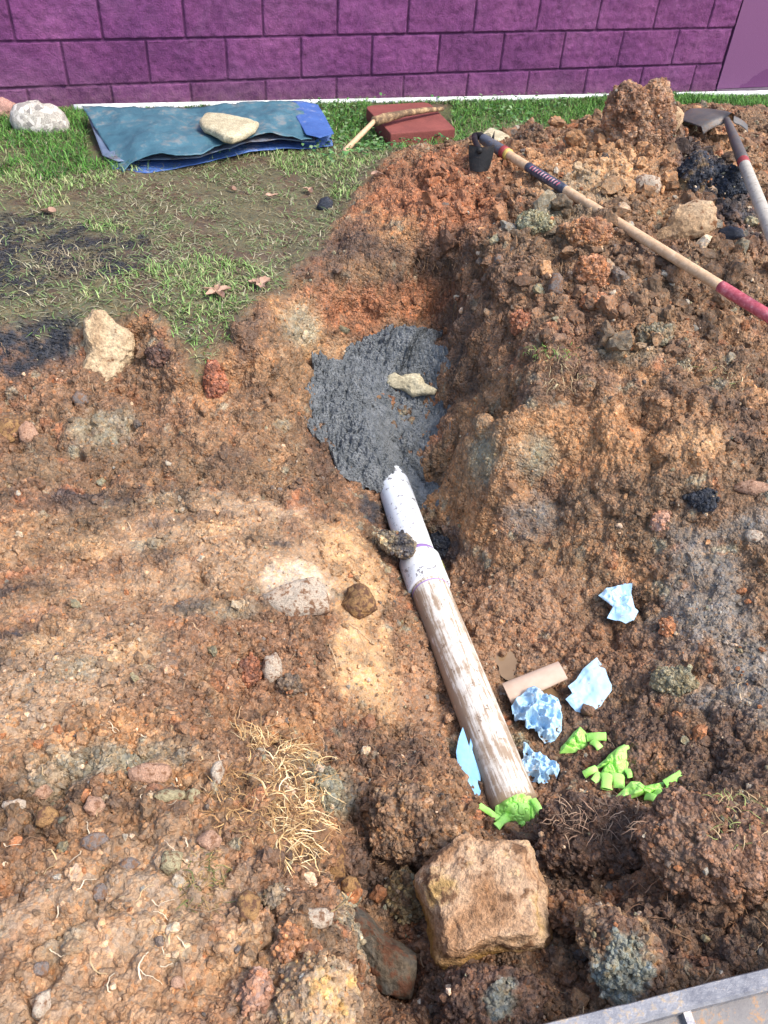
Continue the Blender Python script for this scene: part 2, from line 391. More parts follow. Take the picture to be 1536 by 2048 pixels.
def blob(px, py, rx, ry, soft=0.5):
    c = hit0(px, py); a = hit0(px, py - ry * 0.8); b = hit0(px, py + ry * 0.8)
    dep = (c - CAM) @ FWD; ex = np.array([1.0, 0, 0]); r1 = rx * dep / F_PX
    ey = (a - b) / 1.6; r2 = max(np.linalg.norm(ey), ry * dep / F_PX * 0.5); ey = ey / (np.linalg.norm(ey) + 1e-9)
    q = P0 - c; qx = q[:, 0] / r1; qy = (q @ ey) / r2
    rest = q - np.outer(q @ ey, ey); rest[:, 0] = 0
    rr = np.sqrt(qx ** 2 + qy ** 2 + (np.linalg.norm(rest, axis=1) / max(r2, .12)) ** 2)
    return (1 - sstep(.95 - soft, .95 + soft, rr + edge * 1.3)) * (.68 + .32 * sstep(-.25, .15, blotch))
def poly_mask(pts, z=0.03, soft=0.05, amp=0.09, world=False):
    Q = np.array(pts) if world else np.array([at(a, b, z)[:2] for a, b in pts]); X = P0[:, :2]
    inside = np.zeros(len(X), bool); dist = np.full(len(X), 1e9)
    for k in range(len(Q)):
        a, b = Q[k], Q[(k + 1) % len(Q)]; ab = b - a
        t_ = np.clip(((X - a) @ ab) / (ab @ ab + 1e-12), 0, 1); dist = np.minimum(dist, np.linalg.norm(X - a - t_[:, None] * ab, axis=1))
        cond = (a[1] > X[:, 1]) != (b[1] > X[:, 1])
        inside ^= cond & (X[:, 0] < (b[0] - a[0]) * (X[:, 1] - a[1]) / (b[1] - a[1] + 1e-12) + a[0])
    sdf = np.where(inside, dist, -dist) + edge * amp
    return sstep(-soft, soft, sdf)

big_n = fbm(P0, 3.2, 4, 9); mid_n = fbm(P0, 11, 4, 10); fin_n = fbm(P0, 30, 3, 11)
paint(sstep(0.0, 0.35, big_n + 0.4 * mid_n), 'orange'); paint(sstep(0.12, 0.4, mid_n - 0.2 * big_n), 'olive', k=0.8); paint(sstep(0.22, 0.45, fin_n + 0.3 * mid_n), 'humus', k=0.75)
paint(sstep(-.05, .25, fbm(P0, 5, 4, 16)), 'brown', k=.7); paint(sstep(0.30, 0.5, fbm(P0, 16, 3, 14)), 'rust', k=0.75); paint(sstep(0.36, 0.5, fbm(P0, 21, 3, 15)), 'grey', k=0.8)
LAWN_PX = [(-900, 214), (-900, 660), (0, 640), (130, 640), (300, 610), (380, 690), (450, 660), (520, 600), (600, 540), (660, 480), (690, 430), (740, 380), (790, 330), (850, 306), (960, 300), (1040, 262), (1110, 255), (1200, 222), (1420, 208), (2100, 190), (2100, 160), (-300, 190)]
lawn_front = [at(a, b, 0.02)[:2] for a, b in LAWN_PX[:-2]]
lawn_poly = lawn_front + [WALL0 + WDIR * 9 - WNRM * 2, WALL0 - WDIR * 6 - WNRM * 2]
lawn = poly_mask(lawn_poly, world=True, soft=0.035, amp=0.07)
dwall = (P0[:, :2] - WALL0) @ WNRM
B = lambda c, cr, we, k, *bl: [paint(blob(*b), c, cr, we, k) for b in bl]
B('dark', .8, .3, .75, (885, 570, 40, 60), (905, 640, 22, 60), (790, 560, 30, 40), (930, 720, 16, 90))  # dark soil streaks, with trench-corner shade painted into their colour for depth
B('rust', 1.1, .1, .9, (860, 370, 140, 60), (700, 620, 130, 50), (820, 600, 90, 40), (900, 420, 100, 60))
B('humus', .9, .15, .9, (760, 500, 140, 26), (600, 500, 130, 34), (900, 510, 80, 50), (1010, 560, 90, 30), (1150, 690, 120, 40), (1330, 520, 120, 40), (1060, 780, 120, 40), (1400, 830, 170, 55), (940, 690, 40, 120), (470, 680, 60, 50))
B('red', 1.1, .1, .6, (1200, 600, 250, 100), (1000, 660, 120, 60), (300, 800, 260, 90))
B('ochre', .6, .2, .55, (600, 640, 60, 40), (640, 700, 70, 40), (690, 850, 40, 60))
B('orange', .9, .1, .85, (1200, 880, 220, 70), (1350, 900, 120, 40), (1080, 860, 90, 50), (1250, 330, 140, 80), (1150, 360, 130, 70), (430, 770, 45, 60), (90, 1060, 110, 50))
B('olive', .8, .3, .8, (950, 850, 60, 130), (600, 760, 60, 70), (500, 900, 130, 70), (1100, 1120, 150, 80))
B('grey', .7, .2, .8, (1070, 910, 50, 45), (600, 655, 45, 40), (330, 1000, 80, 24), (200, 870, 60, 40), (350, 1500, 90, 40), (1100, 440, 50, 30), (960, 930, 22, 60))
B('tan', .45, .2, .85, (330, 1060, 300, 80), (500, 1120, 260, 70), (200, 1190, 260, 50), (620, 1110, 110, 70))
B('pink', .42, .1, .75, (150, 1330, 230, 90), (80, 1420, 200, 80), (520, 1020, 110, 30), (120, 1800, 260, 150), (200, 1960, 300, 120), (330, 1800, 150, 100))
B('orange', .6, .1, .55, (120, 1700, 200, 60), (330, 1980, 200, 80), (100, 1900, 120, 60))
B('red', 1.1, .1, .85, (480, 1260, 180, 60), (560, 1360, 160, 70), (330, 1400, 110, 50), (420, 1490, 140, 40), (560, 1250, 80, 30))
B('ochre', .35, .25, .95, (690, 1090, 60, 60), (735, 1190, 50, 70), (720, 1330, 50, 90), (770, 1390, 40, 50))
B('pale', .2, .1, .8, (590, 1170, 60, 34), (560, 1990, 100, 60))
B('mud', .6, .6, .9, (900, 1130, 80, 60), (1000, 1230, 110, 60), (1050, 1190, 120, 60), (850, 1380, 60, 120), (900, 1350, 50, 90), (1080, 1340, 120, 50))
B('sand', .55, .25, .95, (1415, 1180, 72, 110), (1475, 1330, 60, 80), (1060, 1030, 70, 50), (1500, 1050, 60, 40), (1350, 1280, 60, 50), (1440, 1400, 90, 40))
B('red', 1.0, .2, .7, (1290, 1330, 120, 60), (1350, 1470, 140, 50), (1200, 1290, 90, 40))
B('humus', 1.1, .2, .9, (1250, 1450, 220, 90), (1200, 1680, 170, 80), (740, 1500, 110, 60), (700, 1620, 90, 60), (1430, 1560, 140, 60), (1080, 1750, 120, 60), (760, 1740, 120, 70), (1330, 1850, 150, 90), (960, 1960, 120, 60))
B('orange', 1.0, .2, .8, (840, 1640, 110, 60), (1400, 1720, 140, 60), (620, 1960, 80, 80))
B('grey', 1.0, .2, .7, (200, 1520, 180, 40), (640, 1570, 60, 40), (700, 1850, 50, 40))
B('tar', .8, .2, .9, (900, 1110, 36, 24), (880, 1060, 30, 18), (740, 1030, 26, 26), (1390, 340, 70, 60), (1460, 400, 60, 60), (1400, 1000, 34, 24), (20, 1290, 40, 50), (160, 990, 70, 14), (1300, 1900, 30, 26), (840, 1090, 30, 40))
B('brown', .9, .2, .8, (130, 1080, 90, 40), (330, 1110, 60, 30), (60, 1190, 80, 30), (250, 1020, 160, 24), (520, 1080, 60, 24), (1180, 1040, 120, 60), (1290, 960, 80, 40), (1100, 500, 120, 60), (1330, 620, 130, 50), (1220, 420, 110, 40), (1450, 560, 90, 60), (260, 930, 170, 40), (60, 930, 90, 40))
B('ochre', .7, .1, .5, (180, 1100, 70, 30), (430, 1060, 60, 20), (250, 1290, 60, 30), (60, 1290, 60, 20), (1400, 880, 60, 30), (1220, 350, 70, 40), (350, 1860, 60, 40), (480, 1900, 70, 50))
B('grey', .6, .1, .5, (150, 1340, 60, 30), (300, 1090, 60, 16), (450, 1220, 90, 20), (120, 1890, 40, 30), (1150, 380, 70, 30), (1270, 700, 60, 30))
B('humus', 1.0, .2, .7, (300, 985, 260, 12), (120, 1000, 120, 16), (420, 1040, 60, 12), (60, 1180, 60, 14), (330, 1120, 40, 16), (470, 920, 40, 26), (640, 900, 30, 60), (640, 960, 24, 40))
B('tar', .8, .2, .6, (300, 1050, 50, 10), (560, 1090, 40, 12), (380, 1215, 40, 10), (20, 1180, 40, 14), (230, 1000, 60, 8))
# lawn over everything that has not been dug
for c, m in (('lawn', lawn), ('green', lawn * sstep(1.05, .45, dwall + edge * .5))): paint(m, c, 0.25, 0.05)
paint(lawn * sstep(0.0, 0.3, mid_n + .5 * fin_n + .4 * big_n), 'humus', k=.75)
tar = poly_mask([(-700, 425), (60, 440), (200, 452), (300, 485), (330, 520), (250, 565), (100, 592), (-700, 600)], soft=.11, amp=.34) * (.15 + .85 * sstep(-.3, .2, blotch + .5 * mid_n))
paint(tar, 'tar', 0.6, 0.1, .95)
tar2 = poly_mask([(-700, 628), (150, 636), (150, 662), (60, 690), (0, 705), (-700, 705)], z=0.0, soft=.05, amp=.12) * (.4 + .6 * sstep(-.4, 0, blotch)); paint(tar2, 'tar', 0.5, 0.15)

# ---- relief: undulation, clods of three sizes, all along the surface normal
rough_zone = np.clip(crumb, 0, 1.2) * (1 - 0.9 * lawn * (1 - .5 * tar)) * 1.0
disp = 0.022 * fbm(P0, 4.5, 4, 21) * (1 - .75 * lawn) + 0.012 * fbm(P0, 15, 4, 22) * (0.35 + 0.65 * rough_zone) * (1 - .6 * lawn)
l1, i1 = lumps(P0, 9, 1); l2, i2 = lumps(P0, 19, 2); l3, i3 = lumps(P0, 42, 3)
spotty = sstep(-0.15, 0.3, fbm(P0, 3.5, 3, 23))
disp += rough_zone * (0.030 * (l1 - .55) * (0.35 + .65 * spotty) + 0.025 * (l2 - .55) * (.5 + .7 * sstep(-.3, .3, fbm(P0, 7, 2, 27))) + 0.013 * (l3 - .5))
steep = sstep(.72, .40, N0[:, 2]) * (1 - lawn); heapm = blob(1170, 400, 470, 190)
disp *= 1 - .45 * steep; disp += steep * 0.020 * fbm(P0 * np.array([26, 26, 3.0]), 1, 3, 28)
l0, i0_ = lumps(P0, 5.5, 6); disp += heapm * (.055 * (l0 - .5) + .03 * (l1 - .5) + .018 * (l2 - .5))
bankm = blob(280, 850, 420, 150) * (1 - lawn); nearm = blob(260, 1650, 420, 300); lipm = blob(640, 1700, 90, 260)
disp += bankm * (.040 * (l0 - .5) + .022 * (l1 - .5) + .012 * (l2 - .5)) + nearm * (.016 * (l1 - .5) + .012 * (l2 - .5)) + lipm * (.03 * (l1 - .5) + .015 * (l2 - .5)) - (bankm + nearm) * .016 * sstep(.06, .0, np.abs(fbm(P0, 5, 3, 35)))
disp += .034 * (1 - lawn) * blob(330, 1060, 420, 150) * fbm(P0 * np.array([.8, 1.5, 1]), 5, 4, 33)
disp -= rough_zone * 0.02 * sstep(0.25, 0.6, fbm(P0, 12, 3, 24))
bench = np.clip(1 - crumb, 0, 1) * (1 - lawn)
disp += bench * 0.006 * np.abs(fbm(P0 * np.array([.5, 1.6, 1]), 20, 4, 25))
near = sstep(9, 5, np.abs(P0[:, 0])) * sstep(9, 6.3, P0[:, 1]) * sstep(-1.0, 0.0, P0[:, 1])
P1 = P0 + N0 * (disp * near)[:, None]
tint = tint * (0.86 + 0.28 * (0.5 * i2 + 0.5 * i1)[:, None] * rough_zone[:, None] + 0.14 * (1 - rough_zone[:, None]))
hit = Buf(P1)
P1g = P1.reshape(NR, NC, 3)
def ground(x, y):
    """height of the finished ground."""
    x = np.atleast_1d(np.asarray(x, float)); y = np.atleast_1d(np.asarray(y, float))
    j = np.clip(np.searchsorted(YR, y) - 1, 0, NR - 2); fy = np.clip((y - YR[j]) / (YR[j + 1] - YR[j]), 0, 1)
    t_ = x / halfw(y); i = np.clip(np.searchsorted(TC, t_) - 1, 0, NC - 2); fx = np.clip((t_ - TC[i]) / (TC[i + 1] - TC[i]), 0, 1)
    Z = P1g[..., 2]
    return (Z[j, i] * (1 - fx) + Z[j, i + 1] * fx) * (1 - fy) + (Z[j + 1, i] * (1 - fx) + Z[j + 1, i + 1] * fx) * fy

lum = tint @ np.array([.25, .6, .15]); tint = (tint * .84 + lum[:, None] * .16) * 1.1
M_SOIL = soil_material('soil')
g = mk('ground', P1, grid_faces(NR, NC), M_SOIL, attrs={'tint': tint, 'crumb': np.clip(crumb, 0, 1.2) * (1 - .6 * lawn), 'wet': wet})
g['kind'] = 'structure'

# ------------------------------------------------------------------ the painted block wall
def wall_pt(s_, h_, out): return np.stack([WALL0[0] + WDIR[0] * s_ + WNRM[0] * out, WALL0[1] + WDIR[1] * s_ + WNRM[1] * out, WALL_Z + h_], -1)
BL, BH, JH = 0.406, 0.203, 0.0045
def wall_material():
    t = NT('purple_block_paint'); p = t.pos()
    n = t.noise(p, 3.0, 5, 0.6); n2 = t.noise(p, 30, 5, 0.7); n3 = t.noise(p, 150, 3, 0.7)
    c = t.ramp(n, [(0.3, lin((98, 52, 94))), (0.5, lin((112, 60, 104))), (0.7, lin((126, 72, 114)))])
    c = t.mix(1.0, c, t.ramp(n2, [(0.25, 0.68), (0.75, 1.3)]), 'MULTIPLY')
    c = t.mix(1.0, c, t.ramp(n3, [(0.25, 0.7), (0.75, 1.28)]), 'MULTIPLY')
    c = t.mix(t.ramp(n3, [(0.71, 0.0), (0.76, 0.7)]), c, lin((168, 120, 160)))
    bk = t.math('MULTIPLY_ADD', t.attr('block', 'Fac'), 0.26, 0.87); c = t.mix(1.0, c, bk, 'MULTIPLY')
    c = t.mix(t.ramp(t.noise(p, 1.7, 6, .7, .4), [(0.5, 0.0), (0.72, .55)]), c, lin((124, 84, 118)))
    c = t.mix(t.ramp(t.noise(t.vscale(p, (5, 5, .8)), 3, 5, .7), [(0.58, 0.0), (0.75, .5)]), c, lin((70, 34, 72)))
    c = t.mix(t.attr('joint', 'Fac'), c, lin((70, 34, 68)))
    # dust and soil splashed up along the foot of the wall
    h = t.attr('foot', 'Fac')
    d = t.math('MULTIPLY', h, t.ramp(t.math('ADD', t.math('MULTIPLY', n2, .6), t.math('MULTIPLY', n3, .4)), [(0.38, 0.0), (0.66, 0.9)]))
    c = t.mix(d, c, lin((116, 92, 92)))
    hb = t.math('ADD', n2, t.math('MULTIPLY', n3, 0.7))
    return t.done(c, 0.75, bump=hb, bdist=0.008, spec=0.2)
M_WALL = wall_material()
S_END = 10 * BL
def block_wall():
    wr = empty('block_wall', tuple(wall_pt(1.5, 0.0, 0.0)), 'purple painted split faced concrete block wall across the back', 'wall')
    cu = np.concatenate([[0, JH, JH * 1.9], np.linspace(JH * 3, BL - JH * 3, 30), [BL - JH * 1.9, BL - JH]])
    ch = np.concatenate([[0, JH, JH * 1.9], np.linspace(JH * 3, BH - JH * 3, 15), [BH - JH * 1.9, BH - JH]])
    parts, jn, ft, blk = [], [], [], []
    for row in range(-1, 9):
        off = 0.0 if row % 2 == 1 else -BL / 2
        k0, k1 = -9, 11
        S_ = np.concatenate([cu + k * BL + off for k in range(k0, k1)] ); S_ = S_[S_ < S_END - 0.0005]; S_ = np.append(S_, S_END)
        H_ = np.append(ch, BH) + row * BH
        ss, hh = np.meshgrid(S_, H_); fs = np.minimum((ss - off) % BL, BL - (ss - off) % BL); fh = np.minimum((hh - row * BH), BH - (hh - row * BH)); fh = np.clip(fh, 0, None)
        e = np.minimum(fs, fh)
        q = np.stack([ss.ravel(), hh.ravel(), np.full(ss.size, float(row))], 1)
        rel = sstep(JH * 0.8, JH * 2.2, e.ravel()); q2 = q.copy(); q2[:, 2] = 0
        kb = np.floor((ss.ravel() - off) / BL); bi = np.modf(np.abs(np.sin(kb * 12.9898 + row * 78.233) * 43758.5453))[0]; bj = np.modf(np.abs(np.sin(kb * 39.42 + row * 11.1) * 9758.5))[0]; blk.append(bi)
        o_ = rel * (bi - .5) * .004 - 0.005 * (1 - sstep(JH * 0.7, JH * 1.6, e.ravel())) + rel * (0.004 * fbm(q, 9, 3, 3) + 0.006 * fbm(q, 26, 3, 4) + 0.013 * np.abs(fbm(q, 58, 3, 5)))
        parts.append((wall_pt(q[:, 0], q[:, 1], o_), grid_faces(len(H_), len(S_))))
        jn.append((1 - sstep(JH * 0.8, JH * 1.7, e.ravel())) * 0.75); ft.append(sstep(0.30, 0.05, hh.ravel() + 0.03 * ss.ravel()))
    V, F = join(parts)
    child('block_face', V, F, M_WALL, wr, attrs={'joint': np.concatenate(jn), 'foot': np.concatenate(ft), 'block': np.concatenate(blk)})
    # body of the wall behind the faces
    a, b, c, d = [wall_pt(np.array([s]), np.array([h]), np.array([o]))[0] for s, h, o in ((-4, -.2, -.02), (8.5, -.2, -.02), (8.5, 1.82, -.02), (-4, 1.82, -.02))]
    dn = -WNRM * 0.2; dn = np.array([dn[0], dn[1], 0]); V = np.array([a, b, c, d, a + dn, b + dn, c + dn, d + dn])
    child('wall_core', V, np.array([[0, 1, 2, 3], [7, 6, 5, 4], [0, 4, 5, 1], [3, 2, 6, 7], [0, 3, 7, 4], [1, 5, 6, 2]]), M_WALL, wr, smooth=False)
    # smooth panel on the right, an older coat showing along a slanting edge, and a bare grey strip at its foot
    t = NT('smooth_purple_paint'); p = t.pos(); n = t.noise(p, 6, 4); n2 = t.noise(p, 200, 3)
    geo = t.new('ShaderNodeSeparateXYZ'); t.l.new(p, geo.inputs[0])
    f = t.math('ADD', t.math('SUBTRACT', t.math('MULTIPLY', geo.outputs[0], 2.2), t.math('MULTIPLY', geo.outputs[2], 2.6)), t.math('MULTIPLY', n, 0.8))
    c = t.mix(t.ramp(f, [(0.0, 0.0), (1.0, 1.0)]), lin((126, 74, 118)), lin((126, 74, 118)))
    m = t.math('GREATER_THAN', f, 5.25)
    c = t.mix(m, lin((112, 68, 106)), lin((98, 50, 94)))
    c = t.mix(1.0, c, t.ramp(n2, [(0.2, 0.9), (0.8, 1.1)]), 'MULTIPLY')
    mp = t.done(c, 0.55, bump=n2, bdist=0.0015)
    def boxw(s0, s1, h0, h1, o0, o1):
        A = np.array([[s, h, o] for s in (s0, s1) for h in (h0, h1) for o in (o0, o1)])
        return wall_pt(A[:, 0], A[:, 1], A[:, 2]), np.array([[1, 5, 7, 3], [0, 2, 6, 4], [0, 1, 3, 2], [4, 6, 7, 5], [2, 3, 7, 6], [0, 4, 5, 1]])
    child('smooth_panel', *boxw(S_END + 0.014, 8.5, 0.052, 1.82, -0.018, 0.004), mp, wr, smooth=False)
    t = NT('bare_concrete'); p = t.pos(); n = t.noise(p, 40, 5)
    ms = t.done(t.ramp(n, [(0.3, lin((96, 78, 94))), (0.7, lin((118, 104, 114)))]), 0.85, bump=n, bdist=.003)
    child('foot_strip', *boxw(S_END + 0.014, 8.5, -0.2, 0.048, -0.018, 0.010), ms, wr, smooth=False)
block_wall()

t = NT('white_conduit'); p = t.pos(); n = t.noise(p, 25, 4)
M_CONDUIT = t.done(t.ramp(n, [(0.35, lin((190, 190, 184))), (0.6, lin((228, 230, 228)))]), 0.45, spec=.4)
ca, cb = at(148, 214, 0.055), at(1536, 186, -0.035)
d_ = cb - ca; pts = np.array([ca + d_ * k for k in np.linspace(0, 1.9, 60)])
dw = (pts[:, :2] - WALL0) @ WNRM; pts[:, :2] += np.outer(np.clip(0.045 - dw, -0.25, 1) , WNRM)
pts[:, 2] += 0.0
V, F = tube(pts - np.array([0, 0, .008]), 0.020, 12)
tag(mk('conduit_pipe', V, F, M_CONDUIT, loc=pts[0]), 'long thin white plastic pipe lying along the foot of the purple wall', 'pipe')

# ------------------------------------------------------------------ stones and clods
def radial(poly):
    Q = np.asarray(poly, float); th = np.arctan2(Q[:, 1], Q[:, 0]); r = np.hypot(Q[:, 0], Q[:, 1]); o = np.argsort(th); th, r = th[o], r[o]
    th = np.concatenate([th - 2 * np.pi, th, th + 2 * np.pi]); r = np.concatenate([r, r, r])
    # follow the straight edges of the polygon, not the arcs between its corners
    T = np.linspace(-np.pi, np.pi, 721); out = np.empty_like(T)
    for k, a in enumerate(T):
        j = np.searchsorted(th, a); j = min(max(j, 1), len(th) - 1); a0, a1, r0, r1 = th[j - 1], th[j], r[j - 1], r[j]
        den = r0 * np.sin(a - a0) + r1 * np.sin(a1 - a); out[k] = r0 * r1 * np.sin(a1 - a0) / den if abs(den) > 1e-9 and a1 - a0 < 3 else np.interp(a, [a0, a1], [r0, r1])
    return lambda a: np.interp(a, T, out)

def ell(cx, cy, w_, h_, seed, n=11, jag=0.16):
    r = np.random.default_rng(seed); a = np.linspace(0, 2 * np.pi, n, endpoint=False) + r.uniform(-.2, .2, n); k = 1 + r.uniform(-jag, jag, n)
    return [(cx + w_ / 2 * math.cos(x) * q, cy + h_ / 2 * math.sin(x) * q) for x, q in zip(a, k)]

def rock_shape(outline, thick=0.75, mode='view', ztop=None, level=5, facets=7, fdepth=0.72, noise=0.06, lump=0.0, seed=0, power=0.75, sink=0.45, fine=0.025, dshift=0.0, crag=0.07, planes=()):
    """a solid with this outline; it gets its own distance from the ground it stands on, and its own depth."""
    r = np.random.default_rng(seed + 100); O = np.array(outline, float); c = (O.max(0) + O.min(0)) / 2
    D, F = ico(level); D = D.copy()
    for nv, h in planes:
        nrm = np.array(nv, float); nrm /= np.linalg.norm(nrm); q = D @ nrm; m = q > h; D[m] -= np.outer((q[m] - h) * 0.95, nrm)
    for k in range(facets):                                             # flat broken faces
        nrm = r.normal(size=3); nrm /= np.linalg.norm(nrm); h = r.uniform(fdepth, 0.96)
        q = D @ nrm; m = q > h; D[m] -= np.outer((q[m] - h) * 0.9, nrm)
    rho = np.hypot(D[:, 0], D[:, 1]); L = np.linalg.norm(ico(level)[0][:, :2], axis=1)
    th = np.arctan2(D[:, 1], D[:, 0])
    if mode == 'view':
        base = hit(c[0], O[:, 1].max() - 0.12 * (O[:, 1].max() - O[:, 1].min())); dep = (base - CAM) @ FWD
        px = dep / F_PX; half = (O.max(0) - O.min(0)).mean() / 2 * px; T = half * thick
        dep = dep + T * sink + dshift; px = dep / F_PX
        R = radial([((a - c[0]) * px, -(b - c[1]) * px) for a, b in O]); C = at_depth(c[0], c[1], dep)
        v = ray(*c); v /= np.linalg.norm(v); ex = RT - v * (RT @ v); ex /= np.linalg.norm(ex); ey = np.cross(ex, v); ez = -v
    else:
        W = np.array([at(a, b, ztop) for a, b in O]); C = (W.max(0) + W.min(0)) / 2; C[2] = ztop - thick
        R = radial(W[:, :2] - C[:2]); T = thick; ex, ey, ez = np.eye(3); half = (W.max(0) - W.min(0))[:2].mean() / 2
    pl = R(th) * rho ** power
    V = C + np.outer(pl * np.cos(th), ex) + np.outer(pl * np.sin(th), ey) + np.outer(T * np.sign(D[:, 2]) * np.abs(D[:, 2]) ** 0.8, ez)
    Nv = V - C; Nv /= np.linalg.norm(Nv, axis=1)[:, None]
    off = noise * half * fbm(V, 1.6 / half, 4, seed) + fine * half * fbm(V, 7 / half, 3, seed + 5) - crag * half * (1.4 * np.abs(fbm(V, 2.6 / half, 4, seed + 6)) + .6 * np.abs(fbm(V, 9 / half, 3, seed + 7)))
    hid = 0
    if lump > 0:
        a, i1_ = lumps(V, 2.2 / half, seed); b, i2_ = lumps(V, max(5 / half, 40), seed + 2); d, i3_ = lumps(V, max(11 / half, 95), seed + 4)
        off = off + lump * half * (0.17 * (a - .5)) + lump * (min(.010, half * .15) * (b - .5) + min(.009, half * .12) * (d - .5)) - lump * .05 * half * np.abs(fbm(V, 3 / half, 3, seed + 12)); hid = (i1_ + i2_) / 2
    return V + Nv * off[:, None], F, C, half, hid

def rock(name, label, cat, outline, mat, group=None, **k):
    V, F, C, half, _ = rock_shape(outline, **k); b = C.copy(); b[2] = V[:, 2].min()
    return tag(mk(name, V, F, mat, loc=b), label, cat, group)

M_SOILO = M_SOIL
CLODS = []
def clod(name, label, cat, outline, colours, group=None, wetness=0.15, crumbly=1.0, lump=1.0, patch=None, **k):
    k.setdefault('facets', 4); k.setdefault('noise', 0.16); k.setdefault('fine', 0.03); k.setdefault('power', 0.8)
    V, F, C, half, hid = rock_shape(outline, lump=lump, **k)
    n = 0.5 + 0.5 * fbm(V, 2.2 / half, 3, k.get('seed', 0) + 9); m = 0.5 + 0.5 * fbm(V, 7 / half, 3, k.get('seed', 0) + 19)
    q = np.clip((n - .5) * 2.6 + (m - .5) * 1.2 + .5, 0, 1) * (len(colours) - 1); i = np.clip(q.astype(int), 0, max(0, len(colours) - 2)); f = (q - i)[:, None]
    Lc = np.array([lin(c) for c in colours]); tc_ = Lc[i] * (1 - f) + Lc[np.minimum(i + 1, len(colours) - 1)] * f
    tc_ = tc_ * (0.8 + 0.4 * np.asarray(hid).reshape(-1, 1) if np.ndim(hid) else 1)
    if patch:
        (qx, qy, qr), pc = patch; ux, vx, _d = project(V); pm = 1 - sstep(.75, 1.1, np.hypot(ux - qx, vx - qy) / qr + .7 * fbm(V, 4 / half, 4, 77)); pl_ = lin(pc[0]) * n[:, None] + lin(pc[1]) * (1 - n[:, None]); tc_ = tc_ * (1 - pm[:, None]) + pl_ * pm[:, None]
    CLODS.append((V, C, tc_))
    tc_ = tc_ * .85 + .15 * (tc_ @ np.array([.25, .6, .15]))[:, None]
    b = C.copy(); b[2] = V[:, 2].min()
    return tag(mk(name, V, F, M_SOILO, loc=b, attrs={'tint': tc_, 'crumb': np.full(len(V), crumbly), 'wet': np.full(len(V), wetness)}), label, cat, group)

def Z(pts, sc, ox, oy): return [(ox + a / sc, oy + b / sc) for a, b in pts]

R_TAN = rock_material('tan_limestone', [(150, 116, 82), (186, 154, 118), (206, 180, 146)], (112, 76, 48), 0.42, 7, bdist=.006)
R_BOULD = rock_material('pink_tan_boulder', [(140, 100, 66), (178, 138, 102), (200, 166, 132), (196, 158, 100), (166, 130, 78)], (118, 86, 60), 0.46, 7, bdist=.010, low=((176, 132, 62), .14, .19))
R_DARK = rock_material('slate_boulder', [(70, 72, 70), (96, 84, 68), (112, 82, 56)], (92, 60, 42), 0.55, 8, bdist=.004)
R_PALE = rock_material('pale_stone', [(160, 148, 132), (190, 172, 150), (176, 148, 122)], (122, 90, 66), 0.5, 20)
R_PINK = rock_material('pink_stone', [(156, 118, 94), (182, 144, 118), (172, 132, 102)], (122, 86, 62), 0.48, 22)
R_GREY = rock_material('grey_stone', [(104, 96, 92), (128, 116, 108), (140, 122, 106)], (122, 90, 66), 0.6, 22)
R_OCHRE = rock_material('ochre_stone', [(124, 94, 64), (160, 122, 78), (182, 146, 100)], (96, 68, 50), 0.6, 16)
R_GREEN = rock_material('pale_green_clay', [(136, 124, 96), (170, 158, 122), (190, 178, 140)], (112, 86, 62), 0.5, 24)
R_SLAB = rock_material('sandstone_slab', [(158, 146, 118), (180, 168, 138), (190, 180, 152)], (120, 104, 80), 0.12, 9, bdist=.002)
R_GRAN = rock_material('granite', [(150, 142, 132), (172, 164, 152), (182, 176, 166)], (110, 100, 88), 0.0, 12, bdist=.003, speck=((205, 196, 186), 55, (108, 102, 98)))
R_TAR = rock_material('asphalt_lump', [(34, 38, 46), (54, 58, 68), (44, 46, 52)], (104, 80, 56), 0.3, 20, rough=0.5)
R_EDGE = rock_material('dusty_pink_stone', [(150, 112, 98), (170, 130, 116), (160, 126, 112)], (108, 92, 78), 0.1, 9, bdist=.002)

rock('boulder', 'largest tan boulder with yellow lower face, below the green gloves', 'boulder', Z([(105,450),(200,360),(300,290),(340,265),(380,300),(520,310),(600,310),(640,390),(690,470),(685,570),(675,670),(570,730),(410,765),(275,815),(215,795),(170,715),(155,610),(118,520)], 2, 768, 1536), R_BOULD, level=6, thick=.85, seed=3, facets=4, fdepth=.8, noise=.07, fine=.03, crag=.10, sink=.2, power=.6, planes=(((-.1, .25, 1), .58), ((.08, -.85, .42), .62), ((.9, .1, .4), .72), ((-.8, -.2, .5), .74)))
rock('boulder', 'dark slate grey boulder with muddy flank wedged left of the tan boulder', 'boulder', Z([(105,530),(180,320),(270,250),(340,210),(420,215),(600,340),(800,480),(1000,620),(1120,760),(1100,1000),(1040,1260),(850,1240),(680,1200),(600,1140),(500,1040),(420,920),(360,860),(250,720)], 6.4, 660, 1790), R_DARK, level=6, thick=.7, seed=11, facets=3, fdepth=.85, noise=.05, planes=(((.55, .75, .35), .45), ((-.4, -.4, .85), .5)))
R_CREAM = rock_material('cream_rock', [(156, 128, 96), (190, 166, 132), (204, 184, 152)], (112, 80, 54), 0.42, 7, bdist=.007)
rock('boulder', 'upright cream rock with a mud groove, leaning on the bank at left', 'rock', Z([(290,500),(330,390),(345,260),(390,215),(430,220),(470,270),(540,310),(555,400),(530,470),(480,530),(400,545),(310,540)], 2, 0, 512), R_CREAM, level=6, thick=.6, seed=21, facets=5, noise=.08, crag=.13, planes=(((0, .2, 1), .55), ((-.9, 0, .35), .7), ((.7, -.5, .5), .7)))
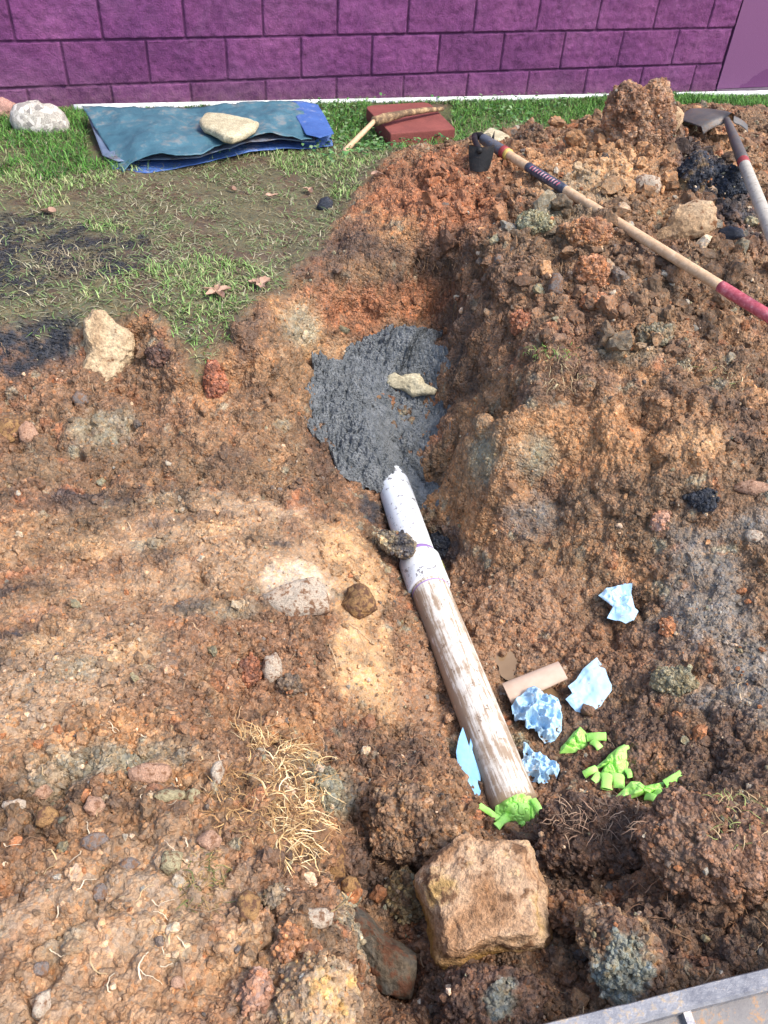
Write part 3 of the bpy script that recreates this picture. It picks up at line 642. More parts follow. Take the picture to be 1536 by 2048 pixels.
rock('boulder', 'long tan rock on the heap beneath the hoe handle', 'rock', Z([(300,500),(440,420),(600,330),(640,210),(700,130),(840,100),(1000,100),(1040,180),(1045,340),(1000,400),(880,440),(760,490),(640,535),(480,510),(360,525)], 4.57, 1200, 380), R_TAN, level=6, thick=.5, seed=31, facets=8, noise=.08)
rock('granite_boulder', 'round pale granite boulder on the grass by the wall', 'boulder', Z([(230,600),(270,430),(350,320),(450,270),(600,240),(800,240),(850,290),(1000,285),(1120,340),(1230,460),(1300,620),(1300,740),(1200,850),(1000,930),(800,960),(600,900),(420,820),(280,740)], 9.6, 0, 180), R_GRAN, level=5, thick=.8, seed=41, facets=2, fdepth=.9, noise=.02, power=.7, sink=.8, crag=.015)
rock('pink_stone', 'smooth pinkish stone cut off by the left edge beside the granite boulder', 'stone', Z([(-380,330),(-150,180),(80,155),(305,270),(230,520),(180,620),(0,540),(-250,560)], 9.6, 0, 180), R_EDGE, level=5, thick=.7, seed=42, facets=6, fdepth=.7, noise=.02, sink=.8)
rock('flat_stone', 'flat cream flagstone weighing down the tarp', 'stone', Z([(1040,300),(1090,240),(1200,245),(1330,265),(1450,290),(1530,320),(1500,360),(1420,410),(1310,450),(1230,430),(1160,390),(1060,350)], 4.04, 140, 160), R_SLAB, mode='flat', ztop=.17, thick=.024, level=5, seed=43, facets=0, noise=.012, power=.3, crag=.02)
rock('flat_stone', 'flat tan flagstone on grass behind the hoe head', 'stone', Z([(1000,400),(1150,370),(1240,300),(1330,330),(1400,370),(1370,420),(1290,450),(1180,460),(1060,465)], 3.84, 660, 170), R_SLAB, mode='flat', ztop=.145, thick=.045, level=5, seed=44, facets=0, noise=.012, power=.3, crag=.02)
clod('earth_clod', 'tall rusty earth clod crowning the spoil heap against the wall', 'clod', [(1205,235),(1208,200),(1222,182),(1250,170),(1276,180),(1300,168),(1322,176),(1334,205),(1342,240),(1352,290),(1300,315),(1230,300)], [(98, 70, 50), (136, 96, 66), (160, 124, 92)], level=6, thick=.7, seed=51, lump=1.0, sink=.7)
rock('stone', 'pale tan stone set in the side of the tall heap clod', 'stone', ell(1335, 245, 56, 70, 52), R_TAN, level=4, seed=52, thick=.5)
clod('earth_clod', 'earth clod with hanging roots just right of the hoe head', 'clod', ell(1065, 285, 66, 62, 53), [(90, 66, 48), (128, 100, 74)], level=5, seed=53, sink=.6)
clod('asphalt_lump', 'black asphalt lump with ochre dirt left of the round shovel handle', 'asphalt', ell(1388, 355, 62, 92, 54), [(30, 33, 40), (52, 54, 62), (120, 96, 64)], level=5, seed=54, crumbly=.7)
clod('asphalt_lump', 'large black asphalt lump touching the round shovel handle', 'asphalt', ell(1446, 372, 88, 72, 55), [(28, 32, 40), (46, 52, 64)], level=5, seed=55, crumbly=.7)
rock('asphalt_lump', 'glossy dark asphalt flake below the round shovel handle', 'asphalt', ell(1460, 468, 58, 30, 56), R_TAR, level=4, seed=56, thick=.5)
rock('stone', 'whitish rounded rock in the middle of the heap', 'stone', ell(1292, 372, 62, 46, 57), R_PALE, level=4, seed=57)
rock('stone', 'tiny white stone at the foot of the left heap lobe', 'stone', ell(963, 506, 22, 18, 58), R_PALE, level=3, seed=58)
rock('stone', 'small grey stone right of the tiny white stone', 'stone', ell(997, 518, 22, 24, 59), R_GREY, level=3, seed=59)
rock('stone', 'grey stone shard standing in the brown heap slope', 'stone', ell(1112, 572, 34, 60, 60), R_GREY, level=4, seed=60)
clod('earth_clod', 'knobbly orange clod under the middle of the hoe handle', 'clod', ell(1170, 470, 96, 66, 61), [(128, 84, 54), (166, 122, 82)], level=5, seed=61)
clod('earth_clod', 'round orange clod on the heap slope below the knobbly one', 'clod', ell(1185, 548, 72, 66, 62), [(130, 86, 54), (170, 116, 76)], level=5, seed=62)
clod('earth_clod', 'rust red clod above the green sod tuft', 'clod', ell(1043, 648, 46, 52, 63), [(132, 80, 52), (160, 104, 70)], level=5, seed=63)
clod('clay_clod', 'grey green clay clod in the upper heap left of the hoe handle', 'clod', ell(1070, 448, 72, 44, 64), [(112, 108, 80), (140, 132, 100)], level=5, seed=64)
clod('clay_clod', 'grey green clay clod on the right heap slope', 'clod', ell(1310, 672, 76, 46, 65), [(112, 106, 84), (128, 106, 78)], level=5, seed=65)
clod('earth_clod', 'brown clod beside the grey green clay clod on the right slope', 'clod', ell(1360, 700, 70, 52, 66), [(110, 80, 56), (134, 104, 74)], level=5, seed=66)
clod('earth_clod', 'orange clod right of the standing grey shard', 'clod', ell(1190, 605, 60, 36, 67), [(140, 86, 50), (168, 110, 70)], level=5, seed=67)
rock('stone', 'pale pink flat rock at the right edge above the grey sand', 'stone', ell(1508, 977, 84, 34, 68), R_PINK, level=4, seed=68, thick=.5)
rock('stone', 'yellowish pale stone at the right edge below the pink flat rock', 'stone', ell(1508, 1072, 34, 32, 69), R_PALE, level=4, seed=69)
clod('earth_clod', 'pinkish weathered clod above the grey sand slope', 'clod', ell(1322, 1045, 46, 58, 70), [(140, 100, 78), (176, 136, 112)], level=5, seed=70, crumbly=.4, lump=.4)
clod('asphalt_lump', 'black asphalt lump on the right slope above the grey sand', 'asphalt', ell(1408, 998, 62, 50, 71), [(30, 34, 42), (56, 58, 64)], level=5, seed=71, crumbly=.7)
clod('clay_clod', 'grey clay clod in the mud right of the flat blue towel', 'clod', ell(1352, 1362, 84, 56, 72), [(110, 102, 76), (142, 132, 102)], level=5, seed=72)
clod('earth_clod', 'small orange clod below right of the lone blue towel', 'clod', ell(1336, 1255, 30, 42, 73), [(148, 92, 54), (170, 112, 68)], level=4, seed=73)
clod('clay_clod', 'large clod split open to blue grey clay, above the steel bucket', 'clod', [(1165,1880),(1180,1830),(1230,1822),(1290,1850),(1322,1890),(1328,1940),(1310,1985),(1262,2012),(1225,1990),(1185,1960)], [(92, 68, 52), (112, 84, 62), (140, 112, 80)], level=6, thick=.8, seed=74, sink=.2, lump=.6, patch=((1245, 1938, 66), [(138, 138, 120), (104, 106, 98)]), noise=.24)
clod('earth_clod', 'big brown earth clod left of the lowest green glove', 'clod', [(748,1650),(760,1590),(800,1568),(850,1572),(900,1600),(945,1640),(930,1690),(860,1720),(790,1725),(755,1700)], [(86, 66, 50), (126, 95, 66), (140, 106, 72)], level=6, thick=.55, seed=75, sink=.3, noise=.24)
clod('sod_clod', 'dark sod clod with withered roots behind the tan boulder', 'clod', [(1075,1690),(1090,1630),(1150,1600),(1230,1605),(1310,1625),(1320,1680),(1260,1735),(1180,1750),(1110,1735)], [(76, 56, 43), (108, 80, 60)], level=6, thick=.42, seed=76, sink=.3, lump=1.1, noise=.26)
clod('sod_clod', 'large reddish sod clod with straw on top at the right edge', 'clod', [(1290,1700),(1310,1640),(1350,1590),(1420,1600),(1500,1620),(1580,1640),(1580,1760),(1500,1800),(1420,1790),(1340,1770)], [(92, 67, 50), (130, 94, 68), (116, 88, 66)], level=6, thick=.45, seed=77, sink=.3, noise=.26)
clod('earth_clod', 'dark crumbly clod in front of the tan boulder at the bottom', 'clod', [(880,1995),(905,1962),(960,1950),(1040,1955),(1085,1985),(1070,2045),(980,2085),(900,2075)], [(84, 60, 46), (114, 84, 62)], level=6, thick=.8, seed=78, sink=.6, patch=((1000, 2000, 40), [(128, 126, 110), (104, 100, 88)]))
clod('earth_clod', 'brown clod between the tan boulder and the split clay clod', 'clod', ell(1140, 1830, 120, 80, 79), [(92, 64, 46), (128, 92, 62)], level=5, seed=79)
clod('clay_clod', 'mossy tan clod tucked in behind the dark slate boulder', 'clod', ell(815, 1795, 84, 96, 80), [(88, 66, 44), (132, 112, 72), (104, 80, 54)], level=5, seed=80)
clod('clay_clod', 'grey green lump beside the dry grass fringe', 'clod', ell(650, 1578, 66, 84, 81), [(112, 102, 78), (128, 122, 100)], level=5, seed=81, crumbly=.5, lump=.5)
rock('stone', 'brown stone shard hanging in the gully under the dry grass', 'stone', ell(672, 1728, 44, 92, 82), R_OCHRE, level=4, seed=82)
rock('stone', 'square brown stone below the hanging shard', 'stone', ell(702, 1772, 40, 36, 83), R_OCHRE, level=4, seed=83, thick=.6)
rock('stone', 'pink orange block on the near left bank, widest of its stones', 'stone', ell(300, 1548, 92, 52, 84), R_PINK, level=5, seed=84, thick=.6)
rock('stone', 'cream upright stone right of the pink orange block', 'stone', ell(434, 1544, 32, 46, 85), R_PALE, level=4, seed=85)
rock('clay_lump', 'long yellow green clay lump below the pink orange block', 'clay', ell(338, 1592, 74, 26, 86), R_GREEN, level=4, seed=86)
rock('clay_lump', 'pale green clay lump at the end of the long yellow one', 'clay', ell(386, 1590, 34, 34, 87), R_GREEN, level=4, seed=87)
rock('clay_lump', 'pale green crusty clay lump left of the brown grass tuft', 'clay', ell(344, 1724, 46, 52, 88), R_GREEN, level=4, seed=88)
rock('stone', 'grey pink stone in the middle of the dry grass', 'stone', ell(418, 1680, 50, 40, 89), R_PINK, level=4, seed=89)
rock('stone', 'small pink stone, upper of the two rounded ones at far left', 'stone', ell(85, 1583, 38, 34, 90), R_PINK, level=4, seed=90)
rock('stone', 'peach rounded stone right of the small pink stone', 'stone', ell(188, 1612, 42, 42, 91), R_PINK, level=4, seed=91)
rock('stone', 'flat pale stone at the left edge under the small pink stone', 'stone', ell(28, 1610, 52, 24, 92), R_PALE, level=4, seed=92)
rock('stone', 'ochre stone below the small pink stone', 'stone', ell(92, 1632, 46, 44, 93), R_OCHRE, level=4, seed=93)
rock('stone', 'flat grey stone half sunk in the pink soil', 'stone', ell(190, 1682, 60, 40, 94), R_GREY, level=4, seed=94, thick=.5)
rock('stone', 'purple grey chip on the pink soil left of the crusty clay lump', 'stone', ell(261, 1727, 44, 24, 95), R_GREY, level=4, seed=95, thick=.5)
rock('stone', 'grey stone sunk in the pink soil below the purple grey chip', 'stone', ell(202, 1785, 38, 34, 96), R_GREY, level=4, seed=96, thick=.5)
rock('stone', 'orange and yellow angular rock near the bank edge', 'stone', ell(497, 1812, 52, 66, 97), R_OCHRE, level=5, seed=97)
clod('earth_clod', 'grey brown clod right of the orange angular rock', 'clod', ell(548, 1795, 46, 44, 98), [(120, 104, 84), (140, 120, 96)], level=5, seed=98, crumbly=.5)
rock('stone', 'cream jagged rock on the bank edge by the branching twig', 'stone', ell(634, 1836, 76, 46, 99), R_PALE, level=5, seed=99, thick=.6)
for k, (x, y, w_, h_, l_) in enumerate([(568, 1905, 36, 40, 'orange clod on the bank edge, lowest left of three'), (617, 1902, 32, 38, 'orange clod on the bank edge, lowest right of three'), (580, 1872, 44, 34, 'orange clod on the bank edge, topmost of three')]):
    clod('earth_clod', l_, 'clod', ell(x, y, w_, h_, 110 + k), [(142, 96, 64), (168, 120, 82)], group='orange clods on the bank edge', level=4, seed=110 + k, lump=.6)
clod('earth_clod', 'pink brown clod low on the near bank', 'clod', ell(515, 1985, 60, 84, 113), [(136, 98, 76), (164, 122, 96)], level=5, seed=113, crumbly=.5, lump=.5)
clod('earth_clod', 'wide cracked tan clay clod at the lower bank edge', 'clod', [(552,1990),(570,1935),(610,1918),(660,1930),(700,1945),(722,2000),(715,2060),(640,2075),(570,2050)], [(140, 112, 84), (170, 140, 104), (188, 146, 78)], level=6, seed=114, crumbly=.4, lump=.5, thick=.6)
rock('stone', 'pinkish white chip in the pink soil near the bottom', 'stone', ell(357, 1966, 32, 26, 115), R_PINK, level=4, seed=115)
rock('stone', 'blue grey sliver in the soil at lower left', 'stone', ell(82, 1938, 34, 30, 116), R_GREY, level=4, seed=116, thick=.5)
rock('stone', 'pale upright stone at the bottom left corner', 'stone', ell(84, 2010, 40, 56, 117), R_PALE, level=4, seed=117)
rock('stone', 'ochre rock cut off by the left edge under the bank', 'stone', ell(18, 862, 52, 52, 118), R_OCHRE, level=4, seed=118)
rock('stone', 'pink and white stone under the bank at left', 'stone', ell(55, 866, 42, 46, 119), R_PINK, level=4, seed=119)
clod('earth_clod', 'red brown clod touching the white grey stone on the bank', 'clod', ell(500, 1346, 48, 64, 120), [(108, 66, 44), (146, 92, 60)], level=5, seed=120, lump=.5)
rock('stone', 'white and grey stone standing between two clods on the left bank', 'stone', ell(545, 1335, 44, 62, 121), R_PALE, level=4, seed=121)
clod('earth_clod', 'grey brown clod below the white grey stone', 'clod', ell(577, 1372, 46, 42, 122), [(92, 76, 62), (120, 100, 78)], level=5, seed=122, lump=.5)
rock('stone', 'ochre rock with black streaks at the trench edge by the pipe joint', 'rock', ell(720, 1203, 72, 76, 123), R_OCHRE, level=5, seed=123)
rock('stone', 'whitish flat rock bedded in the smooth clay bench', 'rock', ell(600, 1196, 140, 84, 124), R_PALE, level=5, seed=124, thick=.35, sink=.6)
clod('clay_lump', 'bright red clay lump under the grassy lip', 'clay', ell(430, 768, 50, 86, 125), [(136, 80, 54), (158, 98, 68)], level=5, seed=125, lump=.5)
clod('earth_clod', 'dark purple brown clod right of the upright cream rock', 'clod', ell(325, 715, 60, 54, 126), [(84, 60, 50), (110, 80, 64)], level=5, seed=126)
rock('stone', 'small grey stone below the upright cream rock', 'stone', ell(160, 798, 34, 30, 127), R_GREY, level=4, seed=127)
rock('asphalt_lump', 'grey round lump on the lawn at the heap edge', 'asphalt', ell(650, 410, 34, 34, 128), R_TAR, level=4, seed=128, sink=.7)

# ------------------------------------------------------------------ wet concrete over the pipe's far end
def polar(nr, nt, p=1.0):
    rr = np.linspace(0.004, 1, nr) ** p; th = np.linspace(-np.pi, np.pi, nt, endpoint=False)
    R_, T_ = np.meshgrid(rr, th, indexing='ij'); return R_.ravel(), T_.ravel(), grid_faces(nr, nt, True)[:, ::-1]
t = NT('wet_concrete'); p = t.pos()
n = t.noise(p, 30, 5, .6); n2 = t.noise(p, 160, 4, .7); v = t.voro(p, 120).outputs['Distance']
c = t.ramp(n, [(0.3, lin((90, 94, 95))), (0.55, lin((114, 117, 118))), (0.75, lin((136, 138, 138)))])
c = t.mix(1.0, c, t.ramp(n2, [(0.25, 0.72), (0.75, 1.22)]), 'MULTIPLY')
M_CONC = t.done(c, t.ramp(n, [(0.35, 0.28), (0.65, 0.7)]), bump=t.math('SUBTRACT', n2, t.math('MULTIPLY', v, .9)), bdist=.008, spec=.45)
CON = Z([(180,860),(185,740),(195,640),(250,560),(250,470),(235,385),(300,360),(370,400),(500,395),(520,310),(640,250),(750,200),(870,215),(885,110),(1000,110),(1100,200),(1085,310),(1180,330),(1215,130),(1262,140),(1262,330),(1300,480),(1330,640),(1310,780),(1300,1000),(1250,1090),(1150,1120),(1090,1180),(1100,1290),(1250,1300),(1350,1340),(1300,1440),(1200,1560),(1020,1570),(930,1500),(760,1440),(640,1370),(450,1290),(370,1080),(280,1000)], 3.84, 560, 620)
cw = np.array([hit0(*q) for q in CON]); cc = hit0(745, 830)
Rc = radial(cw[:, :2] - cc[:2]); rr, th, F = polar(190, 620, 0.8)
rad = Rc(th) * rr
X = cc[0] + rad * np.cos(th); Y = cc[1] + rad * np.sin(th)
gz = base_z(X, Y); P = np.stack([X, Y, gz], 1)
smooth = sstep(-.05, .3, fbm(P, 7, 3, 71)); la, _ = lumps(P, 45, 72); lb, _ = lumps(P, 95, 73)
dome = 1 - rr ** 5
gb = hit0(742, 925); bump_ = .085 * np.exp(-(((X - gb[0]) / .085) ** 2 + ((Y - gb[1]) / .10) ** 2))
gt = hit0(835, 700); bump_ = bump_ + .05 * np.exp(-(((X - gt[0]) / .10) ** 2 + ((Y - gt[1]) / .12) ** 2)); gt = hit0(690, 830); bump_ = bump_ + .035 * np.exp(-(((X - gt[0]) / .10) ** 2 + ((Y - gt[1]) / .12) ** 2)) - .006 * np.exp(-((X - hit0(790, 860)[0]) / .03) ** 2) * dome
zc = gz + bump_ + 0.030 * dome - 0.012 * (rr > .995) + (1 - .62 * smooth) * (0.028 * (la - .4) + 0.020 * (lb - .4) + .006 * (lumps(P, 190, 78)[0] - .4)) + 0.012 * fbm(P, 9, 3, 74) + .0025 * fbm(P, 60, 3, 75)
jit = 0.006 * (1 - rr ** 8)
V = np.stack([X + jit * fbm(P, 50, 2, 76), Y + jit * fbm(P, 50, 2, 77), zc], 1)
cb_ = np.array([cc[0], cc[1], V[:, 2].min()])
tag(mk('concrete_mass', V, F, M_CONC, loc=cb_), 'lumpy dark grey mass of wet concrete poured over the white pipe end', 'concrete')
CONC_PTS = V
rock('stone', 'cream stone half buried in the wet grey concrete', 'stone', Z([(790,560),(830,500),(880,475),(930,510),(960,490),(1070,485),(1120,560),(1210,610),(1190,650),(1080,660),(1020,670),(940,620),(850,600)], 3.84, 560, 620), R_SLAB, level=5, seed=130, thick=.45, facets=5, noise=.05, sink=.1, dshift=-.03)

# ------------------------------------------------------------------ the sewer pipe
def pipe_mat(name, muddy):
    t = NT(name); p = t.obj()
    s1 = t.vscale(p, (1, 1, 0.06)); n = t.noise(s1, 110, 4, .7, .3); n1 = t.noise(p, 14, 5, .6); n2 = t.noise(p, 60, 5, .75)
    white = t.ramp(n1, [(0.3, lin((212, 216, 220))), (0.7, lin((230, 232, 232)))])
    if muddy:
        f = t.math('ADD', t.math('MULTIPLY', n, 0.55), t.math('ADD', t.math('MULTIPLY', n1, .35), t.math('MULTIPLY', n2, .2)))
        gn = t.new('ShaderNodeSeparateXYZ'); t.l.new(t.new('ShaderNodeNewGeometry').outputs['Normal'], gn.inputs[0])
        f = t.math('ADD', f, t.math('MULTIPLY', t.math('SUBTRACT', 0.86, gn.outputs[2]), 0.16))          # worn cleaner along the crown
        c = t.mix(t.ramp(f, [(0.50, 0.0), (0.60, 0.85)]), lin((220, 212, 198)), lin((142, 114, 84)))
        c = t.mix(t.ramp(n2, [(0.62, 0.0), (0.68, 0.9)]), c, lin((92, 66, 46)))
    else:
        c = t.mix(t.ramp(t.math('ADD', t.math('MULTIPLY', n2, .7), t.math('MULTIPLY', n1, .3)), [(0.55, 0.0), (0.58, 0.85)]), white, lin((104, 96, 92)))
    return t.done(c, 0.38 if not muddy else 0.55, bump=n2, bdist=.0012, spec=.45)
M_PW, M_PM = pipe_mat('white_pipe', False), pipe_mat('muddy_pipe', True)
t = NT('primer_purple'); M_PRIM = t.done(lin((150, 120, 176)), .5)
PA, PB = at(848, 1150, -.447), at(1030, 1612, -.425)
PU = at(752, 868, -.470)
pe = empty('sewer_pipe', tuple(PA), 'white plastic sewer pipe running down the trench, muddy below its white coupling', 'pipe')
def along(name, a, b, ra, mat, n=40, par=pe, rb=None, holl=False):
    """tube modelled along its own z so that scratches follow its length."""
    a, b = np.array(a), np.array(b); L = np.linalg.norm(b - a); q = Vector(b - a).to_track_quat('Z', 'Y')
    zz = np.linspace(0, L, n); pts = np.stack([0 * zz, 0 * zz, zz], 1)
    rp = np.interp(zz, [0, L], [ra, rb or ra])
    V, F = tube(pts, rp, 40, caps=not holl, upv=(0, 1, 0))
    o = mk(name, V, F, mat, par); o.location = Vector(a) - par.location if par else Vector(a)
    o.rotation_euler = q.to_euler(); return o
PR = 0.0565
dP = (PB - PA) / np.linalg.norm(PB - PA); dU = (PU - PA) / np.linalg.norm(PU - PA)
along('lower_pipe', PA, PB, PR, M_PM)['label'] = 'mud streaked lower length of pipe'
along('upper_pipe', PA, PU + dU * .06, PR, M_PW)['label'] = 'clean white upper length of pipe'
# coupling: short sleeve with rims, primer rings beside it
cpl0, cpl1 = PA + dP * 0.062, PA + dU * 0.062
prof = [(0, .0565), (.0005, .064), (.004, .0655), (.058, .0655), (.062, .0648), (.066, .0655), (.12, .0655), (.1235, .064), (.124, .0565)]
Lc_ = np.linalg.norm(cpl1 - cpl0); qd = Vector(cpl1 - cpl0).to_track_quat('Z', 'Y')
V, F = tube(np.array([(0, 0, z_ / .124 * Lc_) for z_, _ in prof]), np.array([r_ for _, r_ in prof]), 48, caps=False, upv=(0, 1, 0))
cpo = mk('coupling', V, F, M_PW, pe); cpo.location = Vector(cpl0) - pe.location; cpo.rotation_euler = qd.to_euler()
along('primer_ring', cpl0 - dP * -0.010, cpl0 + dP * .014, PR + .0006, M_PRIM, 4)
along('primer_ring', cpl1 - dU * 0.006, cpl1 + dU * .020, PR + .0006, M_PRIM, 4)
tg = NT('green_mark'); M_GM = tg.done(lin((60, 150, 120)), .5); ty = NT('yellow_mark'); M_YM = ty.done(lin((214, 222, 90)), .5)
for mm, ph0, ph1, z0, z1 in ((M_YM, 0.30, 0.52, .05, .085), (M_GM, -0.02, 0.22, .026, .036)):          # ink printed on the sleeve
    ph = np.linspace(ph0, ph1, 8) ; gv = []
    side = np.cross(Vector(cpl1 - cpl0).normalized(), (0, 0, 1)); side /= np.linalg.norm(side); upn = np.cross(side, (cpl1 - cpl0) / Lc_)
    for z_ in np.linspace(z0, z1, 4):
        for a_ in ph: gv.append(cpl0 + (cpl1 - cpl0) * z_ / .124 + .0663 * (np.cos(a_) * side + np.sin(a_) * upn))
    child('print_mark', np.array(gv), grid_faces(4, 8), mm, pe)
clod('clay_lump', 'grey and ochre clay lump lying on the white pipe above the coupling', 'clay', Z([(185,960),(280,920),(430,940),(520,960),(630,1060),(600,1160),(560,1240),(440,1220),(320,1160),(210,1060)], 5.69, 720, 900), [(66, 64, 66), (120, 106, 84), (158, 140, 104)], level=5, seed=131, dshift=-.10, sink=0.0, lump=.8, wetness=.4)
clod('asphalt_lump', 'shiny black asphalt lump right of the white pipe by the coupling', 'asphalt', Z([(780,1020),(850,960),(1050,1000),(1070,1100),(1000,1220),(880,1230),(820,1100)], 5.69, 720, 900), [(26, 29, 36), (44, 48, 56)], level=5, seed=132, wetness=.7, lump=.6)
clod('clay_clod', 'brown clay clod right of the white pipe above the asphalt lump', 'clay', Z([(680,740),(760,660),(900,720),(960,800),(940,940),(860,960),(760,900),(700,860)], 5.69, 720, 900), [(92, 66, 46), (130, 112, 84)], level=5, seed=133, wetness=.4)

# muddy standing water beside the pipe
t = NT('muddy_water'); p = t.pos(); n = t.noise(p, 8, 3)
M_WATER = t.done(t.ramp(n, [(0.3, lin((118, 94, 68))), (0.7, lin((140, 116, 88)))]), 0.06, bump=n, bdist=.002, spec=.5)
for px, py, rx, ry, dz in ((1050, 1325, 75, 34, -.003), (860, 1310, 24, 90, -.003), (820, 1180, 22, 60, .002), (1100, 1385, 60, 34, -.003), (990, 1420, 30, 70, -.003)):
    c0 = hit0(px, py); rr, th, F = polar(6, 40); dep = (c0 - CAM) @ FWD
    rad = rr * (1 + .25 * np.sin(th * 3 + px)); top = hit0(px, py - ry); bot = hit0(px, py + ry); e2 = (top - bot)[:2] / 2
    V = np.stack([c0[0] + rad * np.cos(th) * rx * dep / F_PX + rad * np.sin(th) * e2[0], c0[1] + rad * np.sin(th) * e2[1], np.full(len(rr), c0[2] + dz)], 1)
    o = mk('water', V, F, M_WATER, loc=c0); o['kind'] = 'structure'

# ------------------------------------------------------------------ tarp
def cloth_mat(name, ca_, cb_c, scuff, amt, rough=.5):
    t = NT(name); p = t.pos(); n = t.noise(p, 5, 5, .65, .5); n2 = t.noise(p, 26, 5, .7, .3); n3 = t.noise(p, 300, 2, .5)
    c = t.ramp(n, [(0.3, lin(ca_)), (0.7, lin(cb_c))])
    f = t.math('ADD', t.math('MULTIPLY', n, .5), t.math('MULTIPLY', n2, .5))
    c = t.mix(t.ramp(f, [(0.62 - amt * .3, 0.0), (0.70 - amt * .3, .75)]), c, lin(scuff))
    return t.done(c, rough, bump=t.math('ADD', n2, t.math('MULTIPLY', n3, .15)), bdist=.006, spec=.4)
M_TEAL = cloth_mat('teal_tarp', (52, 88, 102), (74, 112, 124), (120, 122, 120), .34); M_BLUE = cloth_mat('blue_tarp', (54, 84, 140), (74, 108, 168), (150, 150, 160), .22)
M_UND = cloth_mat('tarp_underside', (84, 100, 122), (120, 132, 150), (84, 70, 58), .4)
def polyline(P, n):
    P = np.array(P, float); d = np.concatenate([[0], np.cumsum(np.linalg.norm(np.diff(P[:, :2], axis=0), axis=1))]); s_ = np.linspace(0, d[-1], n)
    return np.stack([np.interp(s_, d, P[:, k]) for k in range(P.shape[1])], 1)
def ruled(back, front, n=90, m=36, wr=.006, seed=0, thick=.0025, sag=0.0):
    A, Bq = polyline(back, n), polyline(front, n)
    V = []
    for j in range(m):
        s_ = j / (m - 1); Q = A * (1 - s_) + Bq * s_
        V += [at(q[0], q[1], q[2] + .045 - .00004 * q[0] + sag * math.sin(math.pi * s_)) for q in Q]
    V = np.array(V); V[:, 2] += wr * (np.abs(fbm(V, 6, 3, seed)) * 2 - .5) + .4 * wr * fbm(V, 22, 3, seed + 1)
    F = grid_faces(m, n)[:, ::-1]; V2 = V - np.array([0, 0, thick]); k = len(V)
    rim = np.concatenate([np.arange(n), np.arange(2 * n - 1, m * n, n), np.arange(m * n - 2, (m - 1) * n - 1, -1), np.arange((m - 2) * n, 0, -n)])
    r2 = np.roll(rim, -1)
    return np.concatenate([V, V2]), [np.concatenate([F, F[:, ::-1] + k, np.stack([rim, r2, r2 + k, rim + k], 1)])]
tp = at(400, 300, .04)
tr = empty('tarp', tuple(tp), 'folded teal and blue tarp lying on the grass by the wall', 'tarp')
V, F = ruled([(163,209,.10),(250,211,.11),(330,213,.10),(425,214,.09),(470,205,.11),(540,200,.125),(600,203,.11)],
             [(246,343,.012),(262,326,.035),(285,311,.065),(320,304,.085),(350,308,.085),(400,305,.08),(425,298,.085),(455,283,.09),(490,272,.095),(530,266,.09),(575,274,.08),(625,277,.07)], seed=81, wr=.016)
child('top_sheet', V, F, M_TEAL, tr)['label'] = 'teal top sheet with muddy scuffs'
V, F = ruled([(172,222,.07),(300,225,.05),(430,225,.05),(560,215,.06),(628,215,.06)],
             [(205,310,.03),(235,322,.03),(283,320,.03),(330,318,.045),(400,314,.055),(450,298,.06),(500,284,.065),(560,279,.06),(630,283,.055)], seed=83, wr=.005)
child('middle_fold', V, F, M_UND, tr)
V, F = ruled([(185,250,.03),(300,250,.03),(430,245,.03),(560,235,.03),(650,235,.03)],
             [(225,338,.006),(292,346,.008),(345,338,.012),(400,326,.016),(455,313,.02),(500,302,.024),(560,297,.022),(620,297,.014),(662,289,.012)], seed=85, wr=.004)
child('lower_sheet', V, F, M_BLUE, tr)
V, F = ruled([(575,203,.10),(600,203,.105),(636,208,.10)], [(612,268,.085),(640,274,.085),(668,266,.075)], seed=87, n=24, wr=.005)
child('blue_flap', V, F, M_BLUE, tr)
V, F = ruled([(610,272,.05),(640,270,.05),(662,268,.05)], [(600,292,.01),(632,294,.01),(666,291,.012)], seed=88, n=24, wr=.004)
child('blue_corner', V, F, M_BLUE, tr)
gp = at(247, 338, .024); nrm = (CAM - gp) / np.linalg.norm(CAM - gp) + np.array([0, 0, .6]); nrm /= np.linalg.norm(nrm); e1 = np.cross(nrm, (0, 0, 1)); e1 /= np.linalg.norm(e1); e2 = np.cross(nrm, e1)
a_ = np.linspace(0, 2 * np.pi, 17); t = NT('brass_grey'); M_GROM = t.done(lin((190, 190, 180)), .35)
V, F = tube(np.array([gp + .004 * nrm + .011 * (math.cos(x) * e1 + math.sin(x) * e2) for x in a_]), .0035, 8, caps=False, upv=nrm + .01); child('grommet', V, F, M_GROM, tr)

